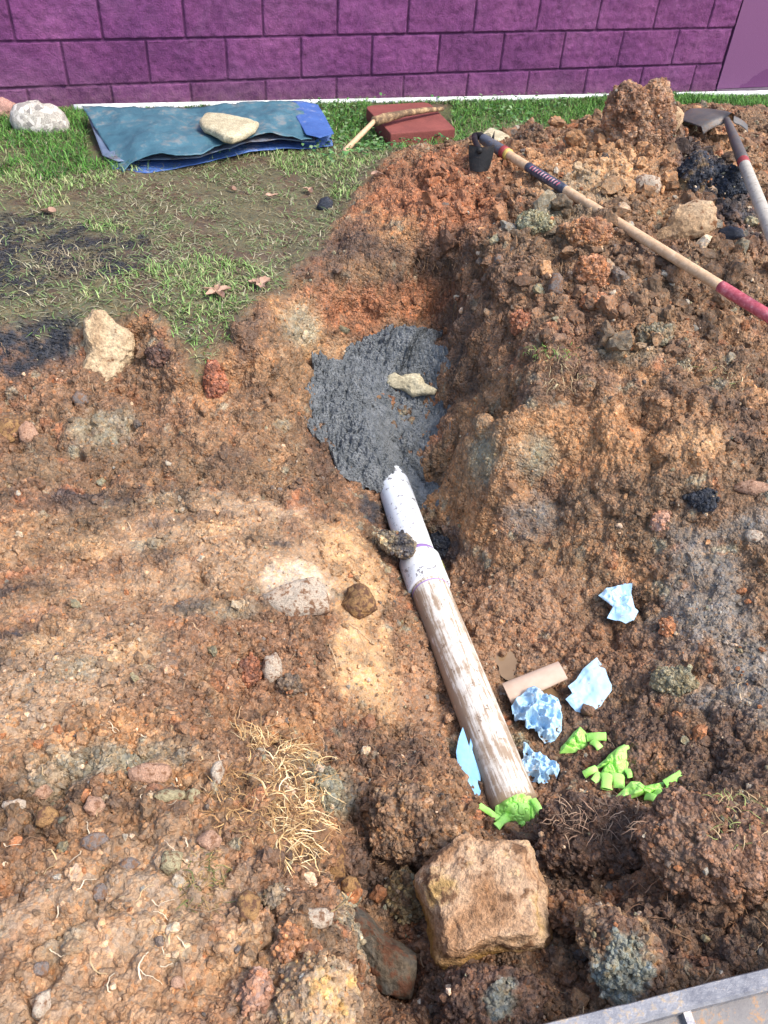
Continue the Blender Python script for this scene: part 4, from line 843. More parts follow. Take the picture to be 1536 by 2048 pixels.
# ------------------------------------------------------------------ red paver and the muddy pick on it
t = NT('red_paver'); p = t.pos(); n = t.noise(p, 8, 4); n2 = t.noise(p, 120, 4, .7)
c = t.ramp(n, [(0.3, lin((112, 58, 52))), (0.7, lin((134, 72, 64)))]); c = t.mix(1.0, c, t.ramp(n2, [(0.25, .8), (0.75, 1.2)]), 'MULTIPLY')
c = t.mix(t.ramp(t.noise(p, 22, 5, .7), [(0.66, 0.0), (0.72, .7)]), c, lin((120, 92, 72)))
M_PAV = t.done(c, .85, bump=n2, bdist=.002)
t = NT('worn_edge'); p = t.pos(); M_WORN = t.done(t.ramp(t.noise(p, 30, 4), [(0.3, lin((150, 108, 104))), (0.7, lin((176, 136, 132)))]), .85)
def slab(name, corners, zt, th_, mat, label, cat, par=None, bev=.012, rnd=()):
    """flat slab with bevelled rim and rounded corners where listed."""
    W = [at(a, b, zt) for a, b in corners]; pts = []
    for k, q in enumerate(W):
        a = W[k - 1] - q; b = W[(k + 1) % len(W)] - q; r_ = .06 if k in rnd else .008
        a /= np.linalg.norm(a); b /= np.linalg.norm(b)
        for u in np.linspace(0, 1, 7): pts.append(q + a * r_ * (1 - u) ** 2 + b * r_ * u ** 2)
    pts = np.array(pts); cn = pts.mean(0); n = len(pts); rings = []
    for sc_, dz in ((1 - .03, 0), (1 - .012, -.001), (1 - .003, -.004), (1, -.009), (1.0, -th_)):
        q = cn + (pts - cn) * sc_; q[:, 2] = zt + dz; rings.append(q)
    V = np.concatenate(rings + [[cn]]); F = [grid_faces(5, n, True), np.array([[k, (k + 1) % n, 5 * n] for k in range(n)])[:, ::-1]]
    b = cn.copy(); b[2] = zt - th_
    o = mk(name, V, F, mat, par, loc=b, smooth=False); return tag(o, label, cat)
slab('paver', [(728, 211), (857, 203), (911, 257), (781, 267)], .085, .07, M_PAV, 'thick square red concrete paver lying in the grass', 'paver', rnd=(0, 1))
t = NT('dirty_wood'); p = t.pos(); n = t.noise(p, 30, 5, .7); M_DWOOD = t.done(t.ramp(n, [(0.4, lin((92, 74, 56))), (0.5, lin((120, 96, 70))), (0.62, lin((176, 148, 108)))]), .85, bump=n, bdist=.003)
t = NT('pale_wood'); p = t.pos(); n = t.noise(t.vscale(p, (4, 4, 4)), 12, 5, .7, .6); n2 = t.noise(p, 90, 4, .7)
c = t.ramp(n, [(0.3, lin((176, 140, 104))), (0.55, lin((200, 166, 130))), (0.75, lin((212, 184, 152)))]); c = t.mix(t.ramp(n2, [(0.66, 0.0), (0.72, .7)]), c, lin((128, 100, 76)))
M_WOOD = t.done(c, .55, bump=n2, bdist=.0008)
pk0, pk1, pk2 = at(688, 304, .045), at(748, 243, .12), at(886, 218, .105)
pe2 = empty('pick', tuple(pk0), 'small mud caked pick propped across the red paver', 'hand tool')
V, F = tube(np.linspace(pk0, pk1, 12), np.linspace(.014, .012, 12), 10); child('handle', V, F, M_WOOD, pe2)
xs = np.linspace(0, 1, 30); pth = pk1 + np.outer(xs, pk2 - pk1); pth[:, 2] += .012 * np.sin(xs * np.pi)
V, F = tube(pth, np.interp(xs, [0, .12, .4, .8, 1], [.022, .024, .017, .013, .010]), 10); V = V + .003 * np.stack([fbm(V, 40, 3, k) for k in (1, 2, 3)], 1)
child('head', V, F, M_DWOOD, pe2)

# ------------------------------------------------------------------ the long tools on the heap
def metal(name, a, b, rust, rough=.5, met=.6):
    t = NT(name); p = t.pos(); n = t.noise(p, 18, 5, .7); n2 = t.noise(p, 90, 4, .7)
    c = t.ramp(n, [(0.3, lin(a)), (0.7, lin(b))]); m = t.ramp(t.math('ADD', t.math('MULTIPLY', n, .5), t.math('MULTIPLY', n2, .5)), [(0.52, 0.0), (0.6, .9)]); c = t.mix(m, c, lin(rust))
    t.b.inputs['Metallic'].default_value = met * .5
    return t.done(c, rough, bump=n2, bdist=.0015)
M_BLK = metal('black_iron', (24, 24, 26), (44, 42, 42), (60, 48, 40), .6); M_STEEL = metal('scuffed_grey_steel', (84, 88, 96), (112, 116, 124), (104, 84, 68), .5)
t = NT('red_grip'); p = t.pos(); n = t.noise(p, 60, 5, .7); M_RED = t.done(t.ramp(n, [(0.35, lin((158, 62, 72))), (0.55, lin((182, 90, 98))), (0.7, lin((200, 140, 142)))]), .5)
t = NT('red_paint'); M_REDP = t.done(lin((146, 58, 58)), .55); t = NT('yellow_paint'); M_YEL = t.done(lin((200, 170, 90)), .5)
t = NT('sticker_dark'); p = t.pos(); n = t.noise(p, 60, 4, .7); M_STK = t.done(t.ramp(n, [(0.4, lin((52, 56, 70))), (0.62, lin((80, 84, 96))), (0.7, lin((168, 150, 140)))]), .45)
t = NT('sticker_letters'); p = t.pos(); n = t.noise(p, 90, 4, .7); M_STL = t.done(t.ramp(n, [(0.4, lin((190, 70, 84))), (0.62, lin((220, 190, 190)))]), .5)
HA, HB = at(966, 278, .285), at(1640, 696, .215)
he = empty('hoe', tuple(HA), 'grub hoe with pale wooden handle and red grip lying across the heap', 'hoe')
def hp(u): return HA + (HB - HA) * u
def upar(px):  # parameter along the handle where it passes that column of the photo
    us = np.linspace(0, 1, 400); uu, _, _ = project(np.array([hp(u) for u in us])); return float(np.interp(px, uu, us))
HR = .0178
def seg(name, p0, p1, mat, r0=HR, r1=HR, parent=he, f=hp, n=24):
    us = np.linspace(p0, p1, n); V, F = tube(np.array([f(u) for u in us]), np.linspace(r0, r1, n), 20); return child(name, V, F, mat, parent)
seg('socket', 0.0, upar(1007), M_STEEL, .021, .023); seg('red_band', upar(1006), upar(1013), M_REDP, .0245, .0245, n=4); seg('yellow_band', upar(1013.5), upar(1018), M_YEL, .0225, .0225, n=4)
seg('handle', upar(1010), upar(1452), M_WOOD); seg('grip', upar(1441), 1.0, M_RED, .0190, .0190)
u0, u1 = upar(1056), upar(1132); seg('sticker', u0, u1, M_STK, .0182, .0182)
axis = (HB - HA) / np.linalg.norm(HB - HA); sd_ = np.cross(axis, (0, 0, 1)); sd_ /= np.linalg.norm(sd_); un = np.cross(sd_, axis)
# worn lettering on the sticker: a row of slanted letter strokes running along the handle
parts = []
for k in range(11):
    u = u0 + (u1 - u0) * (.12 + .07 * k); g_ = []
    for j, ph in enumerate(np.linspace(.35, 1.25, 6)):
        for dx in (0, .007): g_.append(hp(u) + axis * (dx + .005 * j / 5) + .0186 * (math.cos(ph) * -sd_ * -1 + math.sin(ph) * un))
    parts.append((np.array(g_), grid_faces(6, 2)))
V, F = join(parts); child('sticker_print', V, F, M_STL, he)
# neck bends over and down to a broad blade
bdep = (hit(963, 326) - CAM) @ FWD - .09; bt = at_depth(960, 297, bdep)
nk = polyline([hp(.012), hp(-.012) + [0, 0, .004], hp(-.03) + [-.006, 0, -.006], (hp(-.03) + bt) / 2 + [-.014, 0, .004], bt + [0, 0, -.01]], 30); V, F = tube(nk, np.interp(np.linspace(0, 1, 30), [0, .3, 1], [.018, .012, .011]), 12, upv=(0, 1, .2)); child('neck', V, F, M_BLK, he)
gx, gy = 16, 12; Vb = []
for j in range(gy):
    v_ = j / (gy - 1)
    for i in range(gx):
        u = i / (gx - 1) * 2 - 1; wd = .050 * (1 - .30 * v_ ** 2); Vb.append(bt + RT * (wd * u + .008) + np.array([0, -.25, -1]) * (.085 * v_ - .004 * (1 - v_) * abs(u)) + np.array([0, 1, 0]) * (.014 * u * u + .01))
Vb = np.array(Vb); Fb = grid_faces(gy, gx); k = len(Vb); V2 = Vb + np.array([0, .006, 0])
child('blade', np.concatenate([Vb, V2]), [np.concatenate([Fb, Fb[:, ::-1] + k])], M_BLK, he)
pt = np.array([hp(.01) + RT * .03 + [0, .02, -.02], hp(.01) + RT * .036 + [0, .03, .028]]); V, F = tube(pt, [.011, .001], 6); child('blade_tip', V, F, M_BLK, he)

SA, SB = at(1452, 236, .335), at(1580, 560, .33)
she = empty('round_shovel', tuple(SA), 'round point shovel with pale worn handle, blade upturned on the heap', 'shovel')
def sp(u): return SA + (SB - SA) * u
uu, vv, _ = project(np.array([sp(u) for u in np.linspace(0, 1, 200)])); vpar = lambda py: float(np.interp(py, vv, np.linspace(0, 1, 200)))
t = NT('weathered_handle'); p = t.pos(); n = t.noise(p, 25, 5, .7); M_WH = t.done(t.ramp(n, [(0.3, lin((150, 140, 126))), (0.55, lin((180, 172, 158))), (0.7, lin((120, 100, 82)))]), .65, bump=n, bdist=.001)
seg('handle', vpar(325), 1.0, M_WH, .0215, .0225, she, sp); seg('red_band', vpar(316), vpar(331), M_REDP, .0222, .0222, she, sp, 4)
M_MUDST = metal('muddy_steel', (84, 80, 78), (112, 106, 100), (112, 90, 72), .5, .5)
us = np.linspace(0.0, vpar(322), 24); pth = np.array([sp(u) for u in us]); V, F = tube(pth, np.interp(us, [0, us[-1] * .5, us[-1]], [.013, .020, .0235]), 16); child('socket', V, F, M_MUDST, she)
# blade: dished, back upwards, shoulders rolled, point away from the handle
ax = (SA - SB); ax /= np.linalg.norm(ax); axh = np.array([ax[0] - .35, ax[1] * .62, -.02]); axh /= np.linalg.norm(axh)
lat = np.cross(axh, (0, 0, 1)); lat /= np.linalg.norm(lat); upb = np.cross(lat, axh)
gx, gy = 33, 40; Vb = []
for j in range(gy):
    v_ = j / (gy - 1); wd = .125 * (1 if v_ < .45 else math.sqrt(max(0, 1 - ((v_ - .45) / .55) ** 2.2))) * (.9 + .1 * min(1, v_ * 6)) + .002
    for i in range(gx):
        u = i / (gx - 1) * 2 - 1; ridge = .020 * math.exp(-(u / .16) ** 2) * (1 - v_) ** 1.5
        Vb.append(SA - axh * .03 + axh * .30 * v_ + lat * wd * u + upb * (.040 * (1 - abs(u) ** 2.2) - .03 + ridge - .035 * v_ ** 2 + (-.022 * sstep(.08, 0, v_) * (abs(u) > .15))))
Vb = np.array(Vb); Fb = grid_faces(gy, gx); k = len(Vb); V2 = Vb - upb * .004
child('blade', np.concatenate([Vb, V2]), [np.concatenate([Fb[:, ::-1], Fb + k])], M_MUDST, she)

# ------------------------------------------------------------------ litter: towels, gloves, rolled card
LITTER = []
def sheet_frame(px, py, tilt=.7, lift=.0):
    b = hit(px, py); v = ray(px, py); v /= np.linalg.norm(v); n = -v * (1 - tilt) + np.array([0, 0, 1]) * tilt; n /= np.linalg.norm(n)
    return b + n * lift, n
def on_plane(px, py, C, n):
    d = ray(px, py); return CAM + d * (((C - CAM) @ n) / (d @ n))
def crumple(outline, h=.02, folds=9, seed=0, lift=.008, tilt=.65, base=None, nr=60, nt=150, curl=.0, crease=.5):
    O = np.array(outline, float); c = (O.max(0) + O.min(0)) / 2; C, n = sheet_frame(c[0], c[1], tilt, lift)
    W = np.array([on_plane(a, b, C, n) for a, b in O]); C = on_plane(c[0], c[1], C, n)
    ex = RT - n * (RT @ n); ex /= np.linalg.norm(ex); ey = np.cross(n, ex)
    q = W - C; R_ = radial(np.stack([q @ ex, q @ ey], 1)); rr, th, F = polar(nr, nt)
    rad = R_(th) * rr; half = np.linalg.norm(q, axis=1).mean()
    P = C + np.outer(rad * np.cos(th), ex) + np.outer(rad * np.sin(th), ey)
    w1 = fbm(P + .02 * np.stack([fbm(P, 3 / half, 2, seed + 9)] * 3, 1), folds * .10 / half, 2, seed); w2 = fbm(P, folds * .22 / half, 2, seed + 3); w3 = fbm(P, folds * .5 / half, 2, seed + 4)
    hgt = h * ((1 - np.abs(w1) * 3.2) * .7 + (1 - np.abs(w2) * 3) * crease * .55 + (1 - np.abs(w3) * 3) * .12 * crease) * (1 - .45 * rr ** 4) + curl * h * rr ** 3 * np.sin(th * 3 + seed)
    hgt -= hgt.min() * .75
    V = P + np.outer(hgt, n); g_ = ground(V[:, 0], V[:, 1]); gap = V[:, 2] - g_
    up = max(0.0, .005 - np.percentile(gap, 3)); LITTER.append((C.copy(), half)); w_ = -ray(*c); w_ /= np.linalg.norm(w_)
    V = V + w_ * up / max(w_[2], .3); C = C + w_ * up / max(w_[2], .3)                        # rests on the bumps it lies on
    V[:, 2] = np.maximum(V[:, 2], ground(V[:, 0], V[:, 1]) + .004)
    return V, F, C, n, half
def cloth_stain(name, col_, col2, mud, amt, rough=.75, sub=0.0, scale=1.0):
    t = NT(name); p = t.pos(); n = t.noise(p, 26 * scale, 4, .6, .5); n2 = t.noise(p, 70 * scale, 5, .7)
    c = t.ramp(n, [(0.3, lin(col_)), (0.7, lin(col2))]); f = t.math('ADD', t.math('MULTIPLY', n, .55), t.math('MULTIPLY', n2, .45))
    c = t.mix(t.ramp(f, [(0.66 - amt * .25, 0.0), (0.74 - amt * .25, .9)]), c, lin(mud))
    if sub: t.b.inputs['Subsurface Weight'].default_value = sub; t.b.inputs['Subsurface Radius'].default_value = (.006, .008, .004)
    return t.done(c, rough, bump=n2, bdist=.0012, spec=.3)
M_TOW = cloth_stain('blue_paper_towel', (158, 194, 220), (184, 214, 232), (156, 136, 120), .42); M_TOWC = cloth_stain('clean_blue_towel', (126, 178, 220), (150, 200, 232), (150, 130, 118), 0.0)
M_GLV = cloth_stain('green_glove', (156, 222, 96), (182, 236, 128), (96, 84, 46), .22, .42)
def towel(label, outline, mat=M_TOW, **k):
    V, F, C, n, half = crumple(outline, **k); m = len(V); V = np.concatenate([V, V - n * .0012]); F = np.concatenate([F, F[:, ::-1] + m])
    b = C.copy(); b[2] = V[:, 2].min(); return tag(mk('paper_towel', V, F, mat, loc=b), label, 'paper towel', 'blue paper towels left in the pit')
towel('blue paper towel alone on the mud slope, pinched in the middle', [(1195,1196),(1212,1180),(1240,1175),(1259,1178),(1263,1203),(1268,1222),(1275,1227),(1266,1245),(1250,1250),(1236,1245),(1212,1240),(1224,1218),(1208,1206)], h=.022, folds=7, seed=1)
towel('smooth fan shaped blue paper towel right of the card roll', [(1193,1316),(1210,1340),(1223,1372),(1222,1384),(1208,1402),(1200,1415),(1170,1430),(1150,1424),(1130,1400),(1144,1388),(1136,1372),(1152,1360),(1165,1340)], h=.016, folds=5, seed=2, lift=.016)
towel('most crumpled blue paper towel, below the card roll', [(1022,1415),(1034,1400),(1066,1378),(1076,1392),(1098,1398),(1114,1406),(1118,1425),(1120,1445),(1120,1470),(1108,1488),(1093,1498),(1075,1480),(1068,1462),(1050,1468),(1046,1452),(1030,1446)], h=.036, folds=13, seed=3, crease=1.0)
towel('balled blue paper towel touching the muddy pipe', [(1044,1494),(1054,1496),(1066,1508),(1080,1510),(1094,1524),(1112,1533),(1116,1548),(1108,1570),(1080,1577),(1055,1567),(1040,1548),(1036,1532),(1046,1520)], h=.034, folds=10, seed=4, crease=.9, lift=.012)
towel('torn strip of clean blue paper towel left of the muddy pipe', [(926,1453),(946,1449),(949,1470),(938,1494),(944,1500),(952,1525),(960,1552),(962,1575),(960,1592),(948,1592),(942,1576),(926,1558),(915,1530),(912,1505),(918,1475)], mat=M_TOWC, h=.014, folds=3, seed=5, lift=.03, crease=.2)

# rolled piece of tan card
t = NT('tan_card'); p = t.pos(); n = t.noise(p, 40, 4); M_CARD = t.done(t.ramp(n, [(0.3, lin((196, 168, 146))), (0.7, lin((206, 180, 158)))]), .75, spec=.2)
r0, r1 = hit(1012, 1398), hit(1124, 1352); r0 = at(1014, 1389, r0[2] + .03); r1 = at(1126, 1341, r1[2] + .034)
dr = (r1 - r0); L = np.linalg.norm(dr); dr /= L; sdr = np.cross(dr, (0, 0, 1)); sdr /= np.linalg.norm(sdr); upr = np.cross(sdr, dr)
a_ = np.linspace(-.5, 2 * np.pi + .6, 60); sp_r = np.linspace(.0245, .031, 60); rows = []
for j in range(24):
    s_ = j / 23; fl = .52 + .12 * math.sin(s_ * 3 + 1)
    rows.append(r0 + dr * L * s_ + (sp_r * (1 - .12 * s_) * np.cos(a_ + 2.2))[:, None] * sdr * 1.15 + (sp_r * fl * np.sin(a_ + 2.2))[:, None] * upr)
V = np.concatenate(rows); F = grid_faces(24, 60); nV = np.zeros_like(V)
V2 = V - (V - np.repeat(np.array([r0 + dr * L * j / 23 for j in range(24)]), 60, 0)) * .06; m = len(V)
tag(mk('card_roll', np.concatenate([V, V2]), [np.concatenate([F, F[:, ::-1] + m])], M_CARD, loc=r0), 'piece of tan card rolled into a tube, lying in the wet mud', 'card')

def glove(label, body, fingers, seed, h=.03, lift=.01, dz=0.0, folds=4):
    O = np.array(body, float); c = (O.max(0) + O.min(0)) / 2; C, n = sheet_frame(c[0], c[1], .5, lift)
    W = np.array([on_plane(a, b, C, n) for a, b in O]); C = on_plane(c[0], c[1], C, n)
    ex = RT - n * (RT @ n); ex /= np.linalg.norm(ex); ey = np.cross(n, ex); q = W - C; R_ = radial(np.stack([q @ ex, q @ ey], 1)); rr, th, F = polar(44, 120)
    rad = R_(th) * rr; half = np.linalg.norm(q, axis=1).mean(); P = C + np.outer(rad * np.cos(th), ex) + np.outer(rad * np.sin(th), ey)
    gap = P[:, 2] - ground(P[:, 0], P[:, 1]); up = max(0.0, -np.percentile(gap, 6)); w_ = -ray(*c); w_ /= np.linalg.norm(w_); P = P + w_ * up / max(w_[2], .3); C = C + w_ * up / max(w_[2], .3); LITTER.append((C.copy(), half * 1.2))
    rg1 = np.abs(fbm(P, 1.5 / half, 2, seed)); rg2 = np.abs(fbm(P, 3.6 / half, 2, seed + 2)); dome = (1 - rr ** 2.4)
    V = P + np.outer(h * dome * (.9 - .5 * np.exp(-(rg1 / .12) ** 2) - .14 * np.exp(-(rg2 / .10) ** 2)) + .10 * h * (1 - rr) * fbm(P, 2 / half, 2, seed + 5), n)
    under = P - np.outer(.008 * dome + .0005, n); parts = [(V, F), (under, F[:, ::-1])]
    for (x0, y0), (x1, y1), wpx in fingers:
        C2 = C + n * .006; a = on_plane(x0, y0, C2, n); b = on_plane(x1, y1, C2, n); a = a + n * .006; b[2] = max(b[2], float(ground(b[0], b[1])[0]) + .012); a[2] = max(a[2], float(ground(a[0], a[1])[0]) + .014)
        dep = (a - CAM) @ FWD; w_ = wpx * dep / F_PX / 2; s_ = np.linspace(0, 1, 16); mid = np.outer(1 - s_, a) + np.outer(s_, b) + np.outer(np.sin(s_ * np.pi) * .006, n); mid[:, 2] = np.maximum(mid[:, 2], ground(mid[:, 0], mid[:, 1]) + .006)
        rr_ = np.interp(s_, [0, .25, .8, 1], [w_ * 1.0, w_ * .92, w_ * .9, w_ * .98])
        Vt, Ft = tube(mid, rr_, 18, caps=False, flat=.42, upv=n); Vt = Vt + .0016 * np.stack([fbm(Vt, 60, 2, seed + q) for q in (1, 2, 3)], 1)
        Vi = Vt - (Vt - np.repeat(mid, 18, 0)) * .12; parts += [(Vt, Ft[0]), (Vi, Ft[0][:, ::-1])]
    V, F = join(parts); b = C.copy(); b[2] = V[:, 2].min()
    return tag(mk('rubber_glove', V, F, M_GLV, loc=b), label, 'glove', 'bright green disposable gloves left in the pit')
gz_ = lambda pts: Z(pts, 5.12, 1100, 1420)
def gf(L_, sc, ox, oy): return [((ox + a / sc, oy + b / sc), (ox + c_ / sc, oy + d / sc), w_ / sc) for a, b, c_, d, w_ in L_]
glove('wrinkled green glove, topmost of four, two fingers sticking out right', gz_([(95,445),(110,380),(160,330),(240,230),(310,170),(370,230),(390,300),(395,380),(400,410),(340,430),(230,440)]), gf([(380,290,550,330,95),(420,370,480,470,85)], 5.12, 1100, 1420), 11, h=.03, folds=6)
glove('green glove with five fingers spread downward, wrist pointing up', gz_([(555,580),(570,500),(600,460),(700,380),(760,352),(812,355),(822,500),(800,600),(775,680),(690,700),(600,700),(500,680),(440,620),(480,575)]), gf([(470,610,350,660,85),(510,670,425,790,90),(570,690,535,900,120),(690,680,690,825,135),(785,620,808,715,70)], 5.12, 1100, 1420), 12, h=.026)
glove('green glove lying widest, rightmost of four beside the sod clod', gz_([(660,900),(700,860),(830,730),(920,735),(970,775),(1070,755),(1160,735),(1200,790),(1240,860),(1230,920),(1120,940),(1040,900),(950,870),(860,900),(720,950),(665,945)]), gf([(1180,770,1342,670,95),(1080,870,1140,1020,125),(1180,860,1250,910,110),(980,890,1070,990,90)], 5.12, 1100, 1420), 13, h=.026)
glove('green glove nearest the tan boulder, draped at the muddy pipe end', Z([(790,1080),(870,980),(960,905),(1100,915),(1160,1040),(1220,1160),(1240,1270),(1240,1390),(1100,1430),(960,1450),(860,1400),(770,1340),(705,1250),(705,1150),(740,1130)], 6.4, 880, 1430), gf([(860,1320,695,1520,115),(760,1370,490,1200,95),(1190,1090,1290,1300,90),(1020,1420,1040,1470,80)], 6.4, 880, 1430), 14, h=.036, lift=.03)

# ------------------------------------------------------------------ loader bucket edge, bottom right
M_BKT = metal('scraped_bucket_steel', (96, 96, 102), (158, 156, 156), (164, 144, 118), .45, .5); M_BKI = metal('muddy_bucket_inside', (96, 92, 92), (120, 116, 112), (150, 112, 72), .6, .4)
k0, k1 = at(1120, 2040, .04), at(1590, 1922, .04); bd = (k1 - k0) / np.linalg.norm(k1 - k0); k0 = k0 - bd * .12; k1 = k1 + bd * .5
bn = np.array([bd[1], -bd[0], 0.0]); bn /= np.linalg.norm(bn)                # towards the camera's feet
be = empty('loader_bucket', tuple((k0 + k1) / 2), 'scraped steel bucket edge with ribs, cut off by the bottom right corner', 'bucket')
def prism(a, b, prof, mat, name):
    prof = np.array(prof); n = len(prof); Lb = np.linalg.norm(b - a); m = 60; ss = np.linspace(0, 1, m)
    V = np.concatenate([a + (b - a) * s_ + np.outer(prof[:, 0], bn) + np.outer(prof[:, 1], [0, 0, 1.0]) for s_ in ss]); V = V + .0012 * np.stack([fbm(V, 25, 3, q) for q in (1, 2, 3)], 1)
    return child(name, V, [grid_faces(m, n, True), np.stack([np.arange(n)[::-1]]), np.stack([np.arange(n) + (m - 1) * n])], mat, be, smooth=False)
prism(k0, k1, [(0, 0), (.002, .004), (.024, .005), (.028, .001), (.028, -.012), (.0, -.02)], M_BKT, 'lip')
prism(k0, k1, [(.012, -.014), (.022, -.014), (.20, -.05), (.20, -.06)], M_BKI, 'back_plate')
for q in (.30, .62, .80):
    c0 = k0 + (k1 - k0) * q; prism(c0, c0 + bd * .012, [(.027, -.002), (.034, -.004), (.20, -.03), (.20, -.05), (.027, -.02)], M_BKT, 'rib')

hit_all = Buf(np.concatenate([P1] + [v for v, _, _ in CLODS]))
# ------------------------------------------------------------------ grass, weeds, straw, roots
t = NT('blades'); c = t.attr('tint'); t.b.inputs['Subsurface Weight'].default_value = 0.0
M_BLADE = t.done(c, .6, spec=.3)
def lookup(x, y, arr):
    j = np.clip(np.searchsorted(YR, y) - 1, 0, NR - 2); i = np.clip(np.searchsorted(TC, x / halfw(y)) - 1, 0, NC - 2); return arr.reshape(NR, NC)[j, i]
def ribbons(base, length, lean, heading, width, colour, curve=.6, segs=4, flatz=None, jitter=0.0):
    """many blades at once: each a narrow strip that leans and bends over."""
    n = len(base); s_ = np.linspace(0, 1, segs + 1); hx = np.stack([np.cos(heading), np.sin(heading), np.zeros(n)], 1); sx = np.stack([-np.sin(heading), np.cos(heading), np.zeros(n)], 1)
    V = np.empty((n, segs + 1, 2, 3)); p = base.copy(); ang = lean.copy()
    for k in range(segs + 1):
        wk = (width * (1 - .85 * s_[k] ** 1.5))[:, None]
        V[:, k, 0] = p - sx * wk / 2; V[:, k, 1] = p + sx * wk / 2
        st = (length / segs)[:, None]; p = p + st * (hx * np.sin(ang)[:, None] + np.array([0, 0, 1]) * np.cos(ang)[:, None])
        ang = np.minimum(ang + curve * rng.uniform(.3, 1.2, n) / segs * 2, 2.2)
        if jitter: a2 = rng.normal(0, jitter, n); hx, sx = hx * np.cos(a2)[:, None] + sx * np.sin(a2)[:, None], sx * np.cos(a2)[:, None] - hx * np.sin(a2)[:, None]
    i0 = np.arange(n)[:, None] * (segs + 1) * 2 + np.arange(segs)[None] * 2
    F = np.stack([i0, i0 + 1, i0 + 3, i0 + 2], -1).reshape(-1, 4)
    return V.reshape(-1, 3), F, np.repeat(colour, (segs + 1) * 2, 0)
def scatter(n, x0, x1, y0, y1):
    return rng.uniform(x0, x1, n), rng.uniform(y0, y1, n)
def palette(cols, n, var=.18):
    L_ = np.array([lin(c) for c in cols]); k = rng.integers(0, len(cols), n); return L_[k] * (1 + rng.normal(0, var, (n, 1))).clip(.4, 1.7)

x, y = scatter(260000, -2.6, 3.4, 1.9, 6.2)
lw = lookup(x, y, lawn); dwl = (np.stack([x, y], 1) - WALL0) @ WNRM; uu, vv, _ = project(np.stack([x, y, lawn_z(x, y)], 1))
pn = fbm(np.stack([x, y, 0 * x], 1), 2.2, 4, 41); pn2 = fbm(np.stack([x, y, 0 * x], 1), 9, 3, 42)
pn3 = fbm(np.stack([x, y, 0 * x], 1), 5, 4, 43)
lush = sstep(1.15, .45, dwl + .55 * pn + .25 * pn2) * (dwl > .03)
def pix(px, py, rx, ry): return 1 - sstep(.75, 1.15, np.hypot((x - at(px, py, .03)[0]) / np.linalg.norm(at(px + rx, py, .03) - at(px, py, .03)), (y - at(px, py, .03)[1]) / (at(px, py - ry, .03)[1] - at(px, py + ry, .03)[1]) * 2) + .5 * pn2)
tuft = np.max([pix(400, 590, 100, 80), pix(470, 555, 70, 35), pix(100, 412, 36, 16), pix(180, 590, 24, 14), pix(255, 565, 28, 26), pix(320, 545, 34, 18), pix(390, 660, 60, 34), pix(690, 385, 30, 26), pix(215, 460, 50, 12), pix(640, 330, 110, 26), pix(120, 350, 130, 40)], 0)
tarm = lookup(x, y, tar); dens = np.clip(np.maximum(lush * .9, tuft * .75), .0, 1) * (1 - .9 * tarm * (tuft < .3)); dens = dens * (lw > .5)
tarp_area = (uu > 175) & (uu < 650) & (vv > 215) & (vv < 318 - .05 * (uu - 250)); pav = (uu > 742) & (uu < 905) & (vv > 208) & (vv < 262)
keep = (rng.random(len(x)) < dens) & ~tarp_area & ~pav; x1, y1 = x[keep], y[keep]; lu = lush[keep]; n = len(x1)
z1 = ground(x1, y1) - .004; gl = (lu > .4)
colr = np.where(gl[:, None], palette([(60, 104, 34), (78, 128, 44), (52, 92, 40), (100, 140, 62)], n), palette([(118, 150, 78), (142, 162, 100), (98, 130, 62), (160, 158, 112)], n))
V1, F1, C1 = ribbons(np.stack([x1, y1, z1], 1), rng.uniform(.022, .06, n) * np.where(gl, 1.1, .8) * (1 - .45 * sstep(.18, .04, (np.stack([x1, y1], 1) - WALL0) @ WNRM)), rng.uniform(.1, .8, n), rng.uniform(0, 6.28, n), rng.uniform(.0028, .0055, n), colr, 1.0, 3)
# dead thatch lying between
thin = (lw > .55) & ~tarp_area & ~pav & (rng.random(len(x)) < np.clip(.66 - .45 * tarm + .30 * pn2 + .2 * pn, .02, 1) * (.25 + .75 * sstep(-.35, .1, pn3))) & (dwl > .03) & (y < 5.2); x2, y2 = x[thin], y[thin]; n = len(x2)
c2 = palette([(140, 132, 102), (122, 112, 80), (104, 96, 66), (108, 128, 80), (164, 156, 128), (96, 122, 66), (116, 136, 84), (88, 76, 56), (124, 126, 96)], n)
V2, F2, C2 = ribbons(np.stack([x2, y2, ground(x2, y2) + .001], 1), rng.uniform(.015, .05, n), rng.uniform(.9, 1.5, n), rng.uniform(0, 6.28, n), rng.uniform(.0022, .0045, n), c2, .35, 3, jitter=.3)
V, F = join([(V1, F1), (V2, F2)]); o = mk('grass', V, F, M_BLADE, attrs={'tint': np.concatenate([C1, C2])}); o['kind'] = 'stuff'
print('grass', len(x1), len(x2))

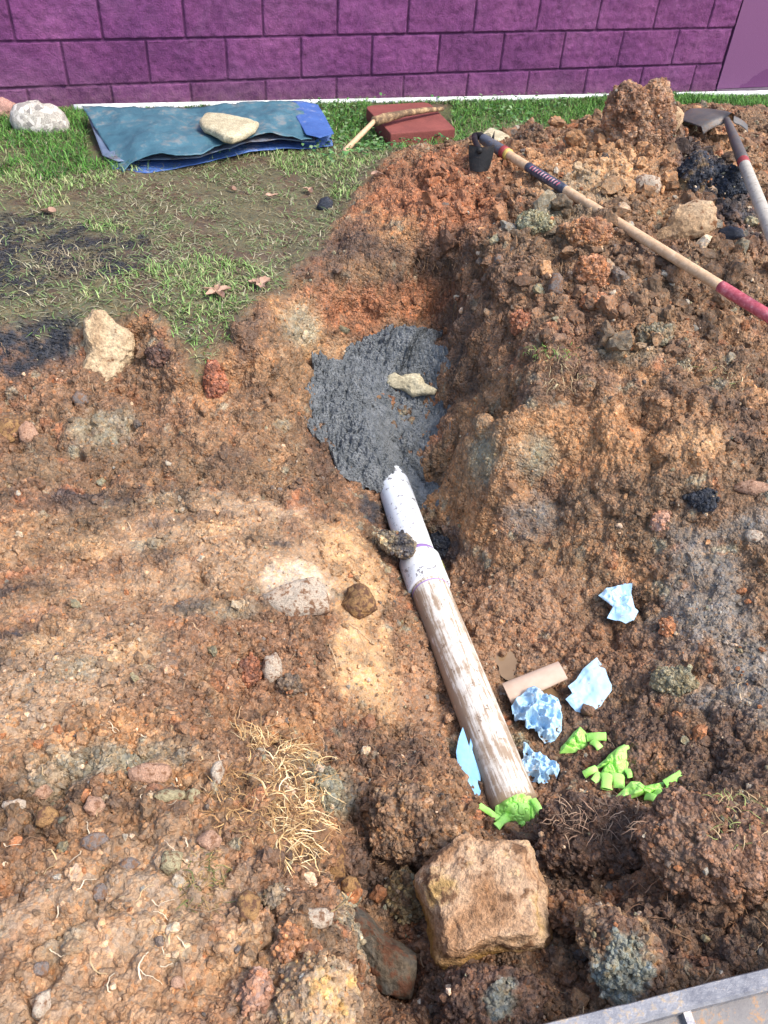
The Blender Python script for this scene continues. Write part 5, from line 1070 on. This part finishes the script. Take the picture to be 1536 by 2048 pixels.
# low broad leaved weeds among the grass on the right
x, y = scatter(16000, -.6, 2.2, 3.2, 5.4); uu, vv, _ = project(np.stack([x, y, lawn_z(x, y)], 1)); dwl = (np.stack([x, y], 1) - WALL0) @ WNRM
pn = fbm(np.stack([x, y, 0 * x], 1), 3, 3, 44); m = (lookup(x, y, lawn) > .6) & (dwl > .06) & (uu > 600) & (uu < 1130) & (vv < 345 - .1 * (uu - 650)) & ~((uu > 735) & (uu < 905) & (vv > 208) & (vv < 262)) & (rng.random(len(x)) < .20 + .35 * pn)
xw, yw = x[m], y[m]; n = len(xw); hd = rng.uniform(0, 6.28, n); ln = rng.uniform(.014, .032, n); tl = rng.uniform(.15, .8, n); zz = ground(xw, yw) + rng.uniform(.012, .04, n)
lf = np.array([(0, 0), (.25, .28), (.6, .33), (.88, .2), (1, 0), (.88, -.2), (.6, -.33), (.25, -.28)]); hx = np.stack([np.cos(hd) * np.cos(tl), np.sin(hd) * np.cos(tl), np.sin(tl)], 1); sx = np.stack([-np.sin(hd), np.cos(hd), 0 * hd], 1)
V = np.stack([xw, yw, zz], 1)[:, None] + ln[:, None, None] * (lf[None, :, :1] * hx[:, None] + lf[None, :, 1:] * sx[:, None] + np.array([0, 0, 1]) * (-.25 * lf[None, :, :1] ** 2 + .4 * np.abs(lf[None, :, 1:])))
F = np.concatenate([np.array([[0, 1, 7, 7]])[:, :3].repeat(n, 0) + np.arange(n)[:, None] * 8]); Fq = (np.array([[1, 2, 6, 7], [2, 3, 5, 6]])[None] + np.arange(n)[:, None, None] * 8).reshape(-1, 4); Ft = (np.array([[0, 1, 7], [3, 4, 5]])[None] + np.arange(n)[:, None, None] * 8).reshape(-1, 3)
o = mk('weeds', V.reshape(-1, 3), [Ft, Fq], M_BLADE, attrs={'tint': np.repeat(palette([(64, 104, 52), (88, 128, 70), (56, 92, 50), (110, 134, 92)], n), 8, 0)}); o['kind'] = 'stuff'

def tuft_thing(label, px, py, n, spread, length, cols, seed, lean=(.2, 1.2), heading=None, group=None, jitter=.35, hang=0.0):
    r = np.random.default_rng(seed); c0 = hit_all(px, py); sxp, syp = spread
    P = []
    while len(P) < n:
        a = r.uniform(-1, 1, 2)
        if np.hypot(*a) < 1: q = hit_all(px + a[0] * sxp, py + a[1] * syp); P.append(q)
    P = np.array(P) - np.array([0, 0, .003]); hd = r.uniform(0, 6.28, n) if heading is None else r.normal(heading, .7, n)
    V, F, Cc = ribbons(P, r.uniform(*length, n), r.uniform(*lean, n), hd, r.uniform(.0016, .0031, n), palette(cols, n, .26), 1.0 + hang, 6, jitter=jitter)
    loose = seed in (7, 9, 11, 12, 13, 14, 15, 16)
    o = tag(mk('dry_grass' if loose else 'dry_grass_tuft', V, F, M_BLADE, loc=c0, attrs={'tint': Cc}), label, 'dry grass', group)
    if loose: o['kind'] = 'stuff'
    return o
ST = [(206, 174, 124), (186, 150, 100), (222, 196, 150), (160, 124, 80)]
STP = [(176, 160, 124), (150, 132, 98), (128, 104, 74)]
tuft_thing('bleached dry grass sprig highest on the left bank, above the fringe', 512, 1478, 60, (34, 18), (.035, .08), ST, 1, (.1, .9))
tuft_thing('bleached sprig bent to the right beside the highest one', 562, 1500, 60, (36, 22), (.03, .07), ST, 2, (.5, 1.3), heading=0.3)
tuft_thing('thick straw coloured grass fringe hanging over the gully', 590, 1610, 950, (58, 122), (.02, .075), ST + [(140, 106, 68), (120, 88, 56)], 3, (.4, 1.6), hang=.5, jitter=.28)
tuft_thing('brown matted grass left of the straw fringe', 500, 1600, 420, (84, 74), (.02, .05), [(150, 112, 70), (120, 88, 58), (176, 140, 92)], 4, (.6, 1.5))
tuft_thing('brown grass mat on the pink bank below the crusty clay lump', 410, 1770, 170, (50, 60), (.018, .045), [(132, 104, 66), (104, 84, 52), (150, 124, 80), (96, 100, 54)], 5, (.7, 1.5))
tuft_thing('straw clump on the black asphalt patch of the lawn', 140, 530, 240, (70, 32), (.03, .07), [(150, 138, 112), (128, 116, 92), (104, 94, 74)], 6, (.4, 1.4))
tuft_thing('straw strands scattered across the black patch above the straw clump', 90, 470, 140, (110, 36), (.03, .06), [(112, 104, 86), (92, 84, 66)], 7, (1.0, 1.5))
tuft_thing('green topped sod tuft on the right trench edge', 1100, 705, 120, (56, 18), (.015, .04), [(112, 142, 66), (88, 122, 52), (150, 150, 100)], 8, (.3, 1.2))
tuft_thing('bleached sod roots hanging below the green topped tuft', 1140, 745, 150, (60, 34), (.02, .05), STP, 9, (.9, 1.6), hang=.6)
tuft_thing('small green and straw tuft at the right edge of the heap', 1480, 760, 70, (40, 24), (.02, .045), STP + [(112, 134, 70)], 10, (.5, 1.4))
tuft_thing('small sod tuft above the dark humus ledge', 1400, 735, 60, (36, 16), (.02, .04), STP + [(112, 134, 70)], 16, (.5, 1.4))
tuft_thing('withered roots on the dark sod clod behind the tan boulder', 1195, 1640, 260, (100, 34), (.02, .055), [(132, 104, 84), (104, 80, 62), (150, 124, 100)], 11, (.5, 1.4))
tuft_thing('straw on top of the large sod clod at the right edge', 1480, 1640, 190, (70, 50), (.02, .05), [(166, 140, 104), (132, 106, 76), (126, 132, 76)], 12, (.8, 1.5))
tuft_thing('straw strands beside the tan rock on the heap', 1430, 500, 60, (36, 14), (.025, .05), STP, 13, (.8, 1.5))
tuft_thing('tangled brown roots on the heap under the hoe handle', 1345, 560, 130, (70, 50), (.03, .08), [(140, 112, 82), (112, 86, 62)], 14, (.8, 1.6))
tuft_thing('dry root fringe along the back wall of the trench', 860, 545, 110, (60, 40), (.02, .06), [(120, 92, 66), (96, 72, 52)], 15, (1.2, 1.9), hang=.9)

# branching twig on the bank edge
tw = hit(655, 1830); parts = []
def br(a, b, r_): parts.append(tube(polyline([a, (np.array(a) + b) / 2 + rng.normal(0, .002, 3), b], 8), np.linspace(r_, r_ * .6, 8), 6))
q0 = tw + np.array([0, 0, .004]); q1 = at_depth(690, 1803, (tw - CAM) @ FWD - .02); q2 = at_depth(703, 1785, (tw - CAM) @ FWD - .03)
br(q0, q1, .0022); br(q1, q2, .0018); br(q1, at_depth(684, 1784, (tw - CAM) @ FWD - .03), .0016); br((q0 + q1) / 2, at_depth(706, 1795, (tw - CAM) @ FWD - .04), .0016)
V, F = join(parts); t = NT('twig'); M_TWIG = t.done(lin((186, 160, 116)), .8); tag(mk('twig', V, F, M_TWIG, loc=q0), 'pale branching twig sticking out over the gully', 'twig')

# fine roots through the broken soil
def strands(n, pick, ln, cols, seed, lift=.004):
    r = np.random.default_rng(seed); ids = r.choice(np.nonzero(pick)[0], n); P = P1[ids] + N0[ids] * lift
    hd = r.uniform(0, 6.28, n); L_ = r.uniform(*ln, n); S_ = 9; path = [P]; ang = hd
    for k in range(S_ - 1):
        ang = ang + r.normal(0, .45, n); q = path[-1] + np.stack([np.cos(ang), np.sin(ang), 0 * ang], 1) * (L_ / S_)[:, None]
        q[:, 2] = ground(q[:, 0], q[:, 1]) + lift + .006 * np.sin(k / (S_ - 1) * np.pi) ; path.append(q)
    Q = np.stack(path, 1); T_ = np.gradient(Q, axis=1); A = np.cross(T_, (0, .5, 1.0)); A /= np.linalg.norm(A, axis=2, keepdims=True) + 1e-9; w_ = r.uniform(.0012, .0026, n)[:, None, None] / 2
    V = np.stack([Q - A * w_, Q + A * w_], 2).reshape(-1, 3); i0 = np.arange(n)[:, None] * S_ * 2 + np.arange(S_ - 1)[None] * 2
    return V, np.stack([i0, i0 + 1, i0 + 3, i0 + 2], -1).reshape(-1, 4), np.repeat(palette(cols, n), S_ * 2, 0)
uP, vP, dP_ = project(P1); inview = (dP_ > .2) & (uP > -80) & (uP < 1620) & (vP > 0) & (vP < 2150)
bare = inview & (lawn < .3)
def near_px(cx, cy, rx, ry): return bare & (np.hypot((uP - cx) / rx, (vP - cy) / ry) < 1)
sets = [strands(260, bare, (.03, .09), [(150, 122, 92), (120, 94, 70), (176, 150, 116)], 1), strands(130, near_px(1250, 620, 300, 140), (.04, .12), [(150, 122, 92), (126, 98, 72)], 2), strands(90, near_px(1300, 1720, 260, 150), (.04, .12), [(150, 116, 88), (120, 90, 66)], 3), strands(70, near_px(780, 1560, 150, 110), (.03, .09), [(120, 92, 70), (150, 120, 92)], 4), strands(110, near_px(820, 560, 190, 70), (.03, .08), [(112, 84, 60), (140, 110, 82)], 6), strands(60, near_px(300, 1700, 300, 300), (.02, .05), [(200, 180, 150), (176, 150, 110)], 5)]
V, F = join([(a, b) for a, b, _ in sets]); o = mk('roots', V, F, M_BLADE, attrs={'tint': np.concatenate([c for _, _, c in sets])}); o['kind'] = 'stuff'

# fallen leaves
t = NT('dead_leaf'); p = t.pos(); n = t.noise(p, 40, 4); M_LEAF = t.done(t.ramp(n, [(0.3, lin((142, 108, 88))), (0.7, lin((178, 146, 124)))]), .8)
def leaf(label, px, py, size, lobes, rot, seed):
    c0 = hit(px, py) + np.array([0, 0, .012]); rr, th, F = polar(10, 60); sh = 1 + (.42 * np.cos(th * lobes) + .12 * np.cos(th * 15 + seed)) * (rr > 0) if lobes > 2 else .75 + .45 * np.cos(th * 2)
    rad = size * rr * sh; V = np.stack([rad * np.cos(th + rot), rad * np.sin(th + rot), .006 * np.abs(np.sin(th * lobes / 2)) * rr + size * .5 * rr ** 2 * .5 + .004 * np.sin(th * 2 + seed)], 1) + c0
    m = len(V); tag(mk('fallen_leaf', np.concatenate([V, V - [0, 0, .0008]]), np.concatenate([F[:, ::-1], F + m]), M_LEAF, loc=c0), label, 'leaf')
leaf('large lobed brown leaf on the green tuft at the trench lip', 432, 588, .034, 5, .4, 1)
leaf('pale curled leaf on the worn lawn below the tarp', 545, 398, .022, 2, .3, 2)
leaf('small brown leaf on the worn lawn near the heap', 617, 384, .02, 3, 1.0, 3)
leaf('pale leaf on the lawn just left of the heap', 752, 352, .022, 2, .1, 4)
leaf('thin pale leaf on the worn lawn, left of the others', 465, 383, .02, 2, 2.6, 5)
leaf('yellowish leaf lying beside the black asphalt patch', 97, 430, .026, 2, .1, 6)
leaf('brown leaf at the trench lip right of the lobed leaf', 523, 572, .03, 3, .8, 7)

# ------------------------------------------------------------------ loose crumbs and gravel over the broken soil
def crumbs(n, level, size, weight, seed, pale=.06, src=None):
    r = np.random.default_rng(seed); D, F = ico(level); vr = []
    for k in range(14):
        q = D.copy()
        for _ in range(9):
            m = r.normal(size=3); m /= np.linalg.norm(m); h = r.uniform(.45, .85); d = q @ m; s_ = d > h; q[s_] -= np.outer(d[s_] - h, m)
        if level > 2: q = q * (1 + .34 * (lumps(q + k * 5.1, 2.6, k)[0] - .5) + .16 * (lumps(q, 6, k + 3)[0] - .5))[:, None]
        q = q * (1 + .22 * fbm(q + k * 9.7, 2.2, 3, k))[:, None] * r.uniform(.65, 1.1, 3); vr.append(q)
    vr = np.array(vr); pw = weight / weight.sum(); SP, SN, ST_ = src or (P1, N0, tint); ids = r.choice(len(SP), n, p=pw); C = SP[ids]
    lo, hi, al = size; u = r.random(n); sz = (lo ** -al + u * (hi ** -al - lo ** -al)) ** (-1 / al)
    q = r.normal(size=(n, 4)); q /= np.linalg.norm(q, axis=1)[:, None]; a, b, c_, d = q.T
    Rm = np.stack([1 - 2 * (c_ * c_ + d * d), 2 * (b * c_ - a * d), 2 * (b * d + a * c_), 2 * (b * c_ + a * d), 1 - 2 * (b * b + d * d), 2 * (c_ * d - a * b), 2 * (b * d - a * c_), 2 * (c_ * d + a * b), 1 - 2 * (b * b + c_ * c_)], 1).reshape(n, 3, 3)
    P = C + SN[ids] * (sz * r.uniform(.0, .55, n))[:, None]
    V = np.einsum('nij,nkj->nki', Rm, vr[r.integers(0, 14, n)]) * sz[:, None, None] + P[:, None]
    ct = ST_[ids] * r.uniform(.62, 1.35, (n, 1)) * np.array([1, 1, 1])
    alt = r.random(n); k_ = alt < pale; ct[k_] = palette([(176, 156, 130), (150, 140, 124), (190, 160, 130), (160, 120, 84)], k_.sum())
    k_ = (alt > .95) & (pale > 0); ct[k_] = palette([(124, 116, 92), (150, 100, 66), (100, 88, 78)], k_.sum())
    FF = (F[None] + np.arange(n)[:, None, None] * len(D)).reshape(-1, 3)
    return V.reshape(-1, 3), FF, np.repeat(ct, len(D), 0)
area = (np.clip(dP_, .2, 8) / 1.5) ** 1.2
concm = np.zeros(len(P1), bool); q = P1[:, :2] - cc[:2]; concm = np.hypot(q[:, 0], q[:, 1]) < Rc(np.arctan2(q[:, 1], q[:, 0])) * .97
for C_, h_ in LITTER: concm |= np.hypot(P1[:, 0] - C_[0], P1[:, 1] - C_[1]) < h_ * .95
qa, qb = PA[:2], PB[:2]; tt = np.clip(((P1[:, :2] - qa) @ (qb - qa)) / ((qb - qa) @ (qb - qa)), -1, 1); concm |= np.linalg.norm(P1[:, :2] - qa - tt[:, None] * (qb - qa), axis=1) < .05
patch = sstep(-.25, .35, fbm(P0, 6, 3, 61))
wgt = np.where(bare & ~concm, (0.16 + np.clip(crumb, 0, 1.2) ** 1.3) * area * (.25 + patch), 0)
s1 = crumbs(42000, 1, (.0030, .010, 1.8), wgt, 1, .03); s2 = crumbs(1500, 3, (.009, .024, 2.4), wgt, 2, .04)
heap = np.where(near_px(1250, 450, 420, 260), 1.0, 0) * area * (~concm); s3 = crumbs(2300, 3, (.011, .046, 1.9), heap, 3, .06); s4 = crumbs(12000, 1, (.004, .012, 1.6), heap, 4, .05)
tarw = np.where(inview & ((tar > .4) | (tar2 > .5)), 1.0, 0) * area; s5 = crumbs(6000, 1, (.0025, .007, 1.9), tarw, 5, 0.0)
bank = np.where(near_px(260, 1720, 420, 420), 1.0, 0) * (~concm) * area; cv = np.concatenate([v for v, _, _ in CLODS]); cn_ = np.concatenate([(v - c_) / np.linalg.norm(v - c_, axis=1)[:, None] for v, c_, _ in CLODS]); ct_ = np.concatenate([q for _, _, q in CLODS]); cwt = np.concatenate([np.full(len(v), np.ptp(v, axis=0).mean() ** 2 / len(v)) for v, _, _ in CLODS]) * (cn_[:, 2] > -.2)
s7 = crumbs(9000, 1, (.003, .011, 1.7), cwt, 7, .03, (cv, cn_, ct_))
s6 = crumbs(420, 3, (.005, .017, 2.0), bank, 6, .14)
V, F = join([(a, b) for a, b, _ in (s1, s2, s3, s4, s5, s6, s7)]); cl = np.concatenate([c for _, _, c in (s1, s2, s3, s4, s5, s6, s7)])
M_CRUMB = soil_material('loose_soil', disp=False)
o = mk('loose_gravel', V, F, M_CRUMB, smooth=False, attrs={'tint': cl, 'crumb': np.full(len(V), .6), 'wet': np.full(len(V), .1)}); o['kind'] = 'stuff'
